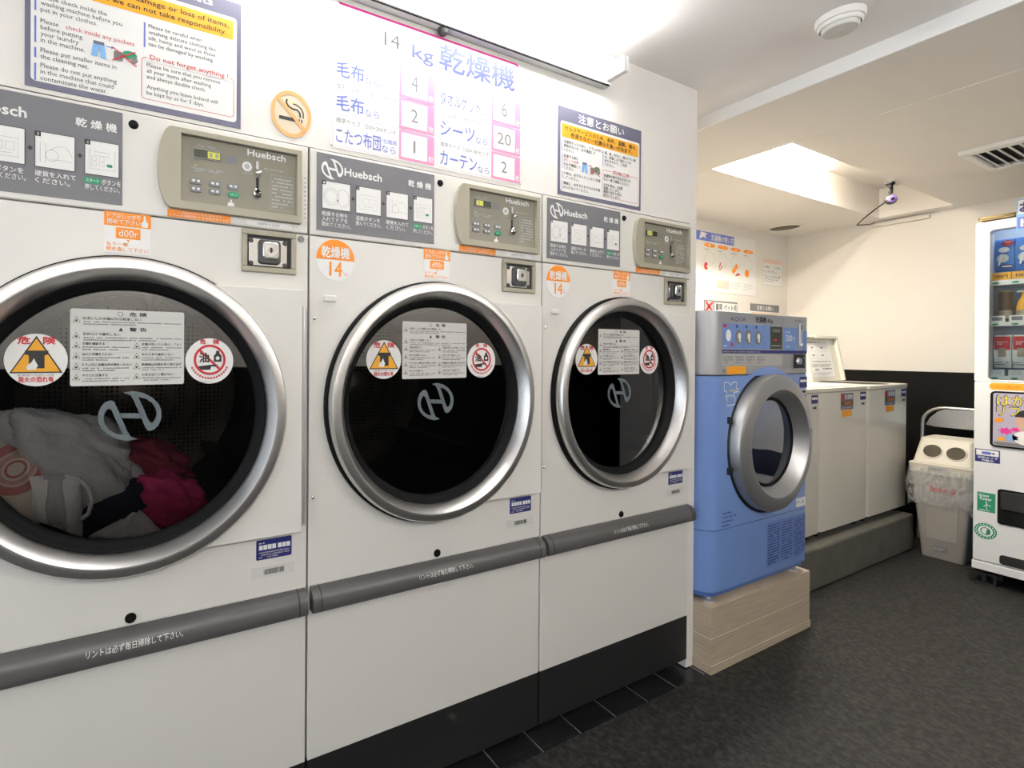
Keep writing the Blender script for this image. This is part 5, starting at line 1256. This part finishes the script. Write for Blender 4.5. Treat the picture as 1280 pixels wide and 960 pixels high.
pack('blue_pack', 'blue snack pack with white figures, upper shelf, nearest the window edge', .286, .348, 1.540, 1.700, 'pack_blue', 'packs in the vending machine', d_blue, .04)
pack('blue_pack', 'blue snack pack with white figures, upper shelf, second from the window edge', .352, .414, 1.540, 1.700, 'pack_blue', 'packs in the vending machine', d_blue, .04)
for k in range(2):
    a = .282+k*.066
    t = vthing('price_card', ('yellow price card under the first blue pack', 'yellow price card under the second blue pack')[k], 'card', VX+.07, a+.03, 1.495, 'yellow price cards on the upper shelf')
    mb = MB(); vb(mb, VX+.052, a, 1.495, VX+.056, a+.062, 1.532); vb(mb, VX+.056, a, 1.495, VX+.080, a+.062, 1.497); obj('card', mb, 'ink_amber', t)
    p = Print(facing_x(VX+.052)); p.text(B_, '100円', a+.012, 1.505, a+.052, 1.523, 1, .03); p.build(t); rebase(t)
def bottle(name, label, a, z0, r, h_, m, cap, prof):
    t = vthing(name, label, 'product', VX+.10, a, z0, 'drinks on the middle shelf')
    obj('body', MB().lathe([(.0001, z0)]+[(r*u, z0+h_*v) for u, v in prof]+[(.0001, z0+h_)], (VX+.105, -a, 0), 'z', 24), m, t, smooth=40)
    obj('label_band', MB().lathe([(r*1.02, z0+h_*.18), (r*1.02, z0+h_*.42)], (VX+.105, -a, 0), 'z', 24), 'laminate', t, smooth=40)
    obj('cap', MB().lathe([(r*.99, z0+h_*.97), (r*.99, z0+h_), (.0001, z0+h_*1.005)], (VX+.105, -a, 0), 'z', 24), cap, t, smooth=40)
    return rebase(t)
bottle('drink_can', 'brown canned drink on the middle shelf of the vending machine', .318, 1.330-.05, .0225, .165, 'ink_brown', 'brass', [(.92, 0), (1, .04), (1, .92), (.9, .99)])
bottle('drink_bottle', 'amber bottled drink beside the brown can on the middle shelf', .378, 1.330-.05, .026, .160, 'ink_amber', 'ink_white', [(.9, 0), (1, .04), (1, .55), (.75, .72), (.42, .84), (.40, .98)])
def d_red(p, a0, a1, z0, z1):
    w_, h_ = a1-a0, z1-z0
    p.rect(('print', 'ink_red'), a0+w_*.04, z0+h_*.55, a1-w_*.04, z1-h_*.05, 1); p.greek(W_, a0+w_*.2, z0+h_*.70, a1-w_*.2, z0+h_*.82, 2, 2, 12)
    p.rect(('print', 'laminate'), a0+w_*.28, z0+h_*.34, a1-w_*.28, z0+h_*.60, 3); p.greek(GR, a0+w_*.08, z0+h_*.08, a1-w_*.1, z0+h_*.20, 2, 1, 7)
pack('red_pack', 'red and white food pack, lower shelf, nearest the window edge', .288, .342, 1.066, 1.228, 'paper', 'packs in the vending machine', d_red, .045)
pack('red_pack', 'red and white food pack, lower shelf, second from the window edge', .347, .401, 1.066, 1.228, 'paper', 'packs in the vending machine', d_red, .045)

# ================================================================== ADDED LOCKER (unseen, gives the third dryer glass a grey reflection)
t = thing('reflection_locker', 'added unseen locker next to the vending machine, for a grey reflection in the third dryer glass', 'locker', (3.83, -1.55, FZ))
obj('body', MB().box(-.33, -.33, 0, .35, .32, 1.86), 'door_grey', t, bevel=.004)
for a, b in ((-.326, -.003), (.003, .316)):
    d_ = obj('door', MB().box(-.346, a, .05, -.33, b, 1.85), 'door_grey', t, bevel=.003)
    obj('handle', MB().box(-.358, (b-.03) if a < 0 else (a+.018), .90, -.346, (b-.018) if a < 0 else (a+.03), 1.0), 'hinge_metal', d_)
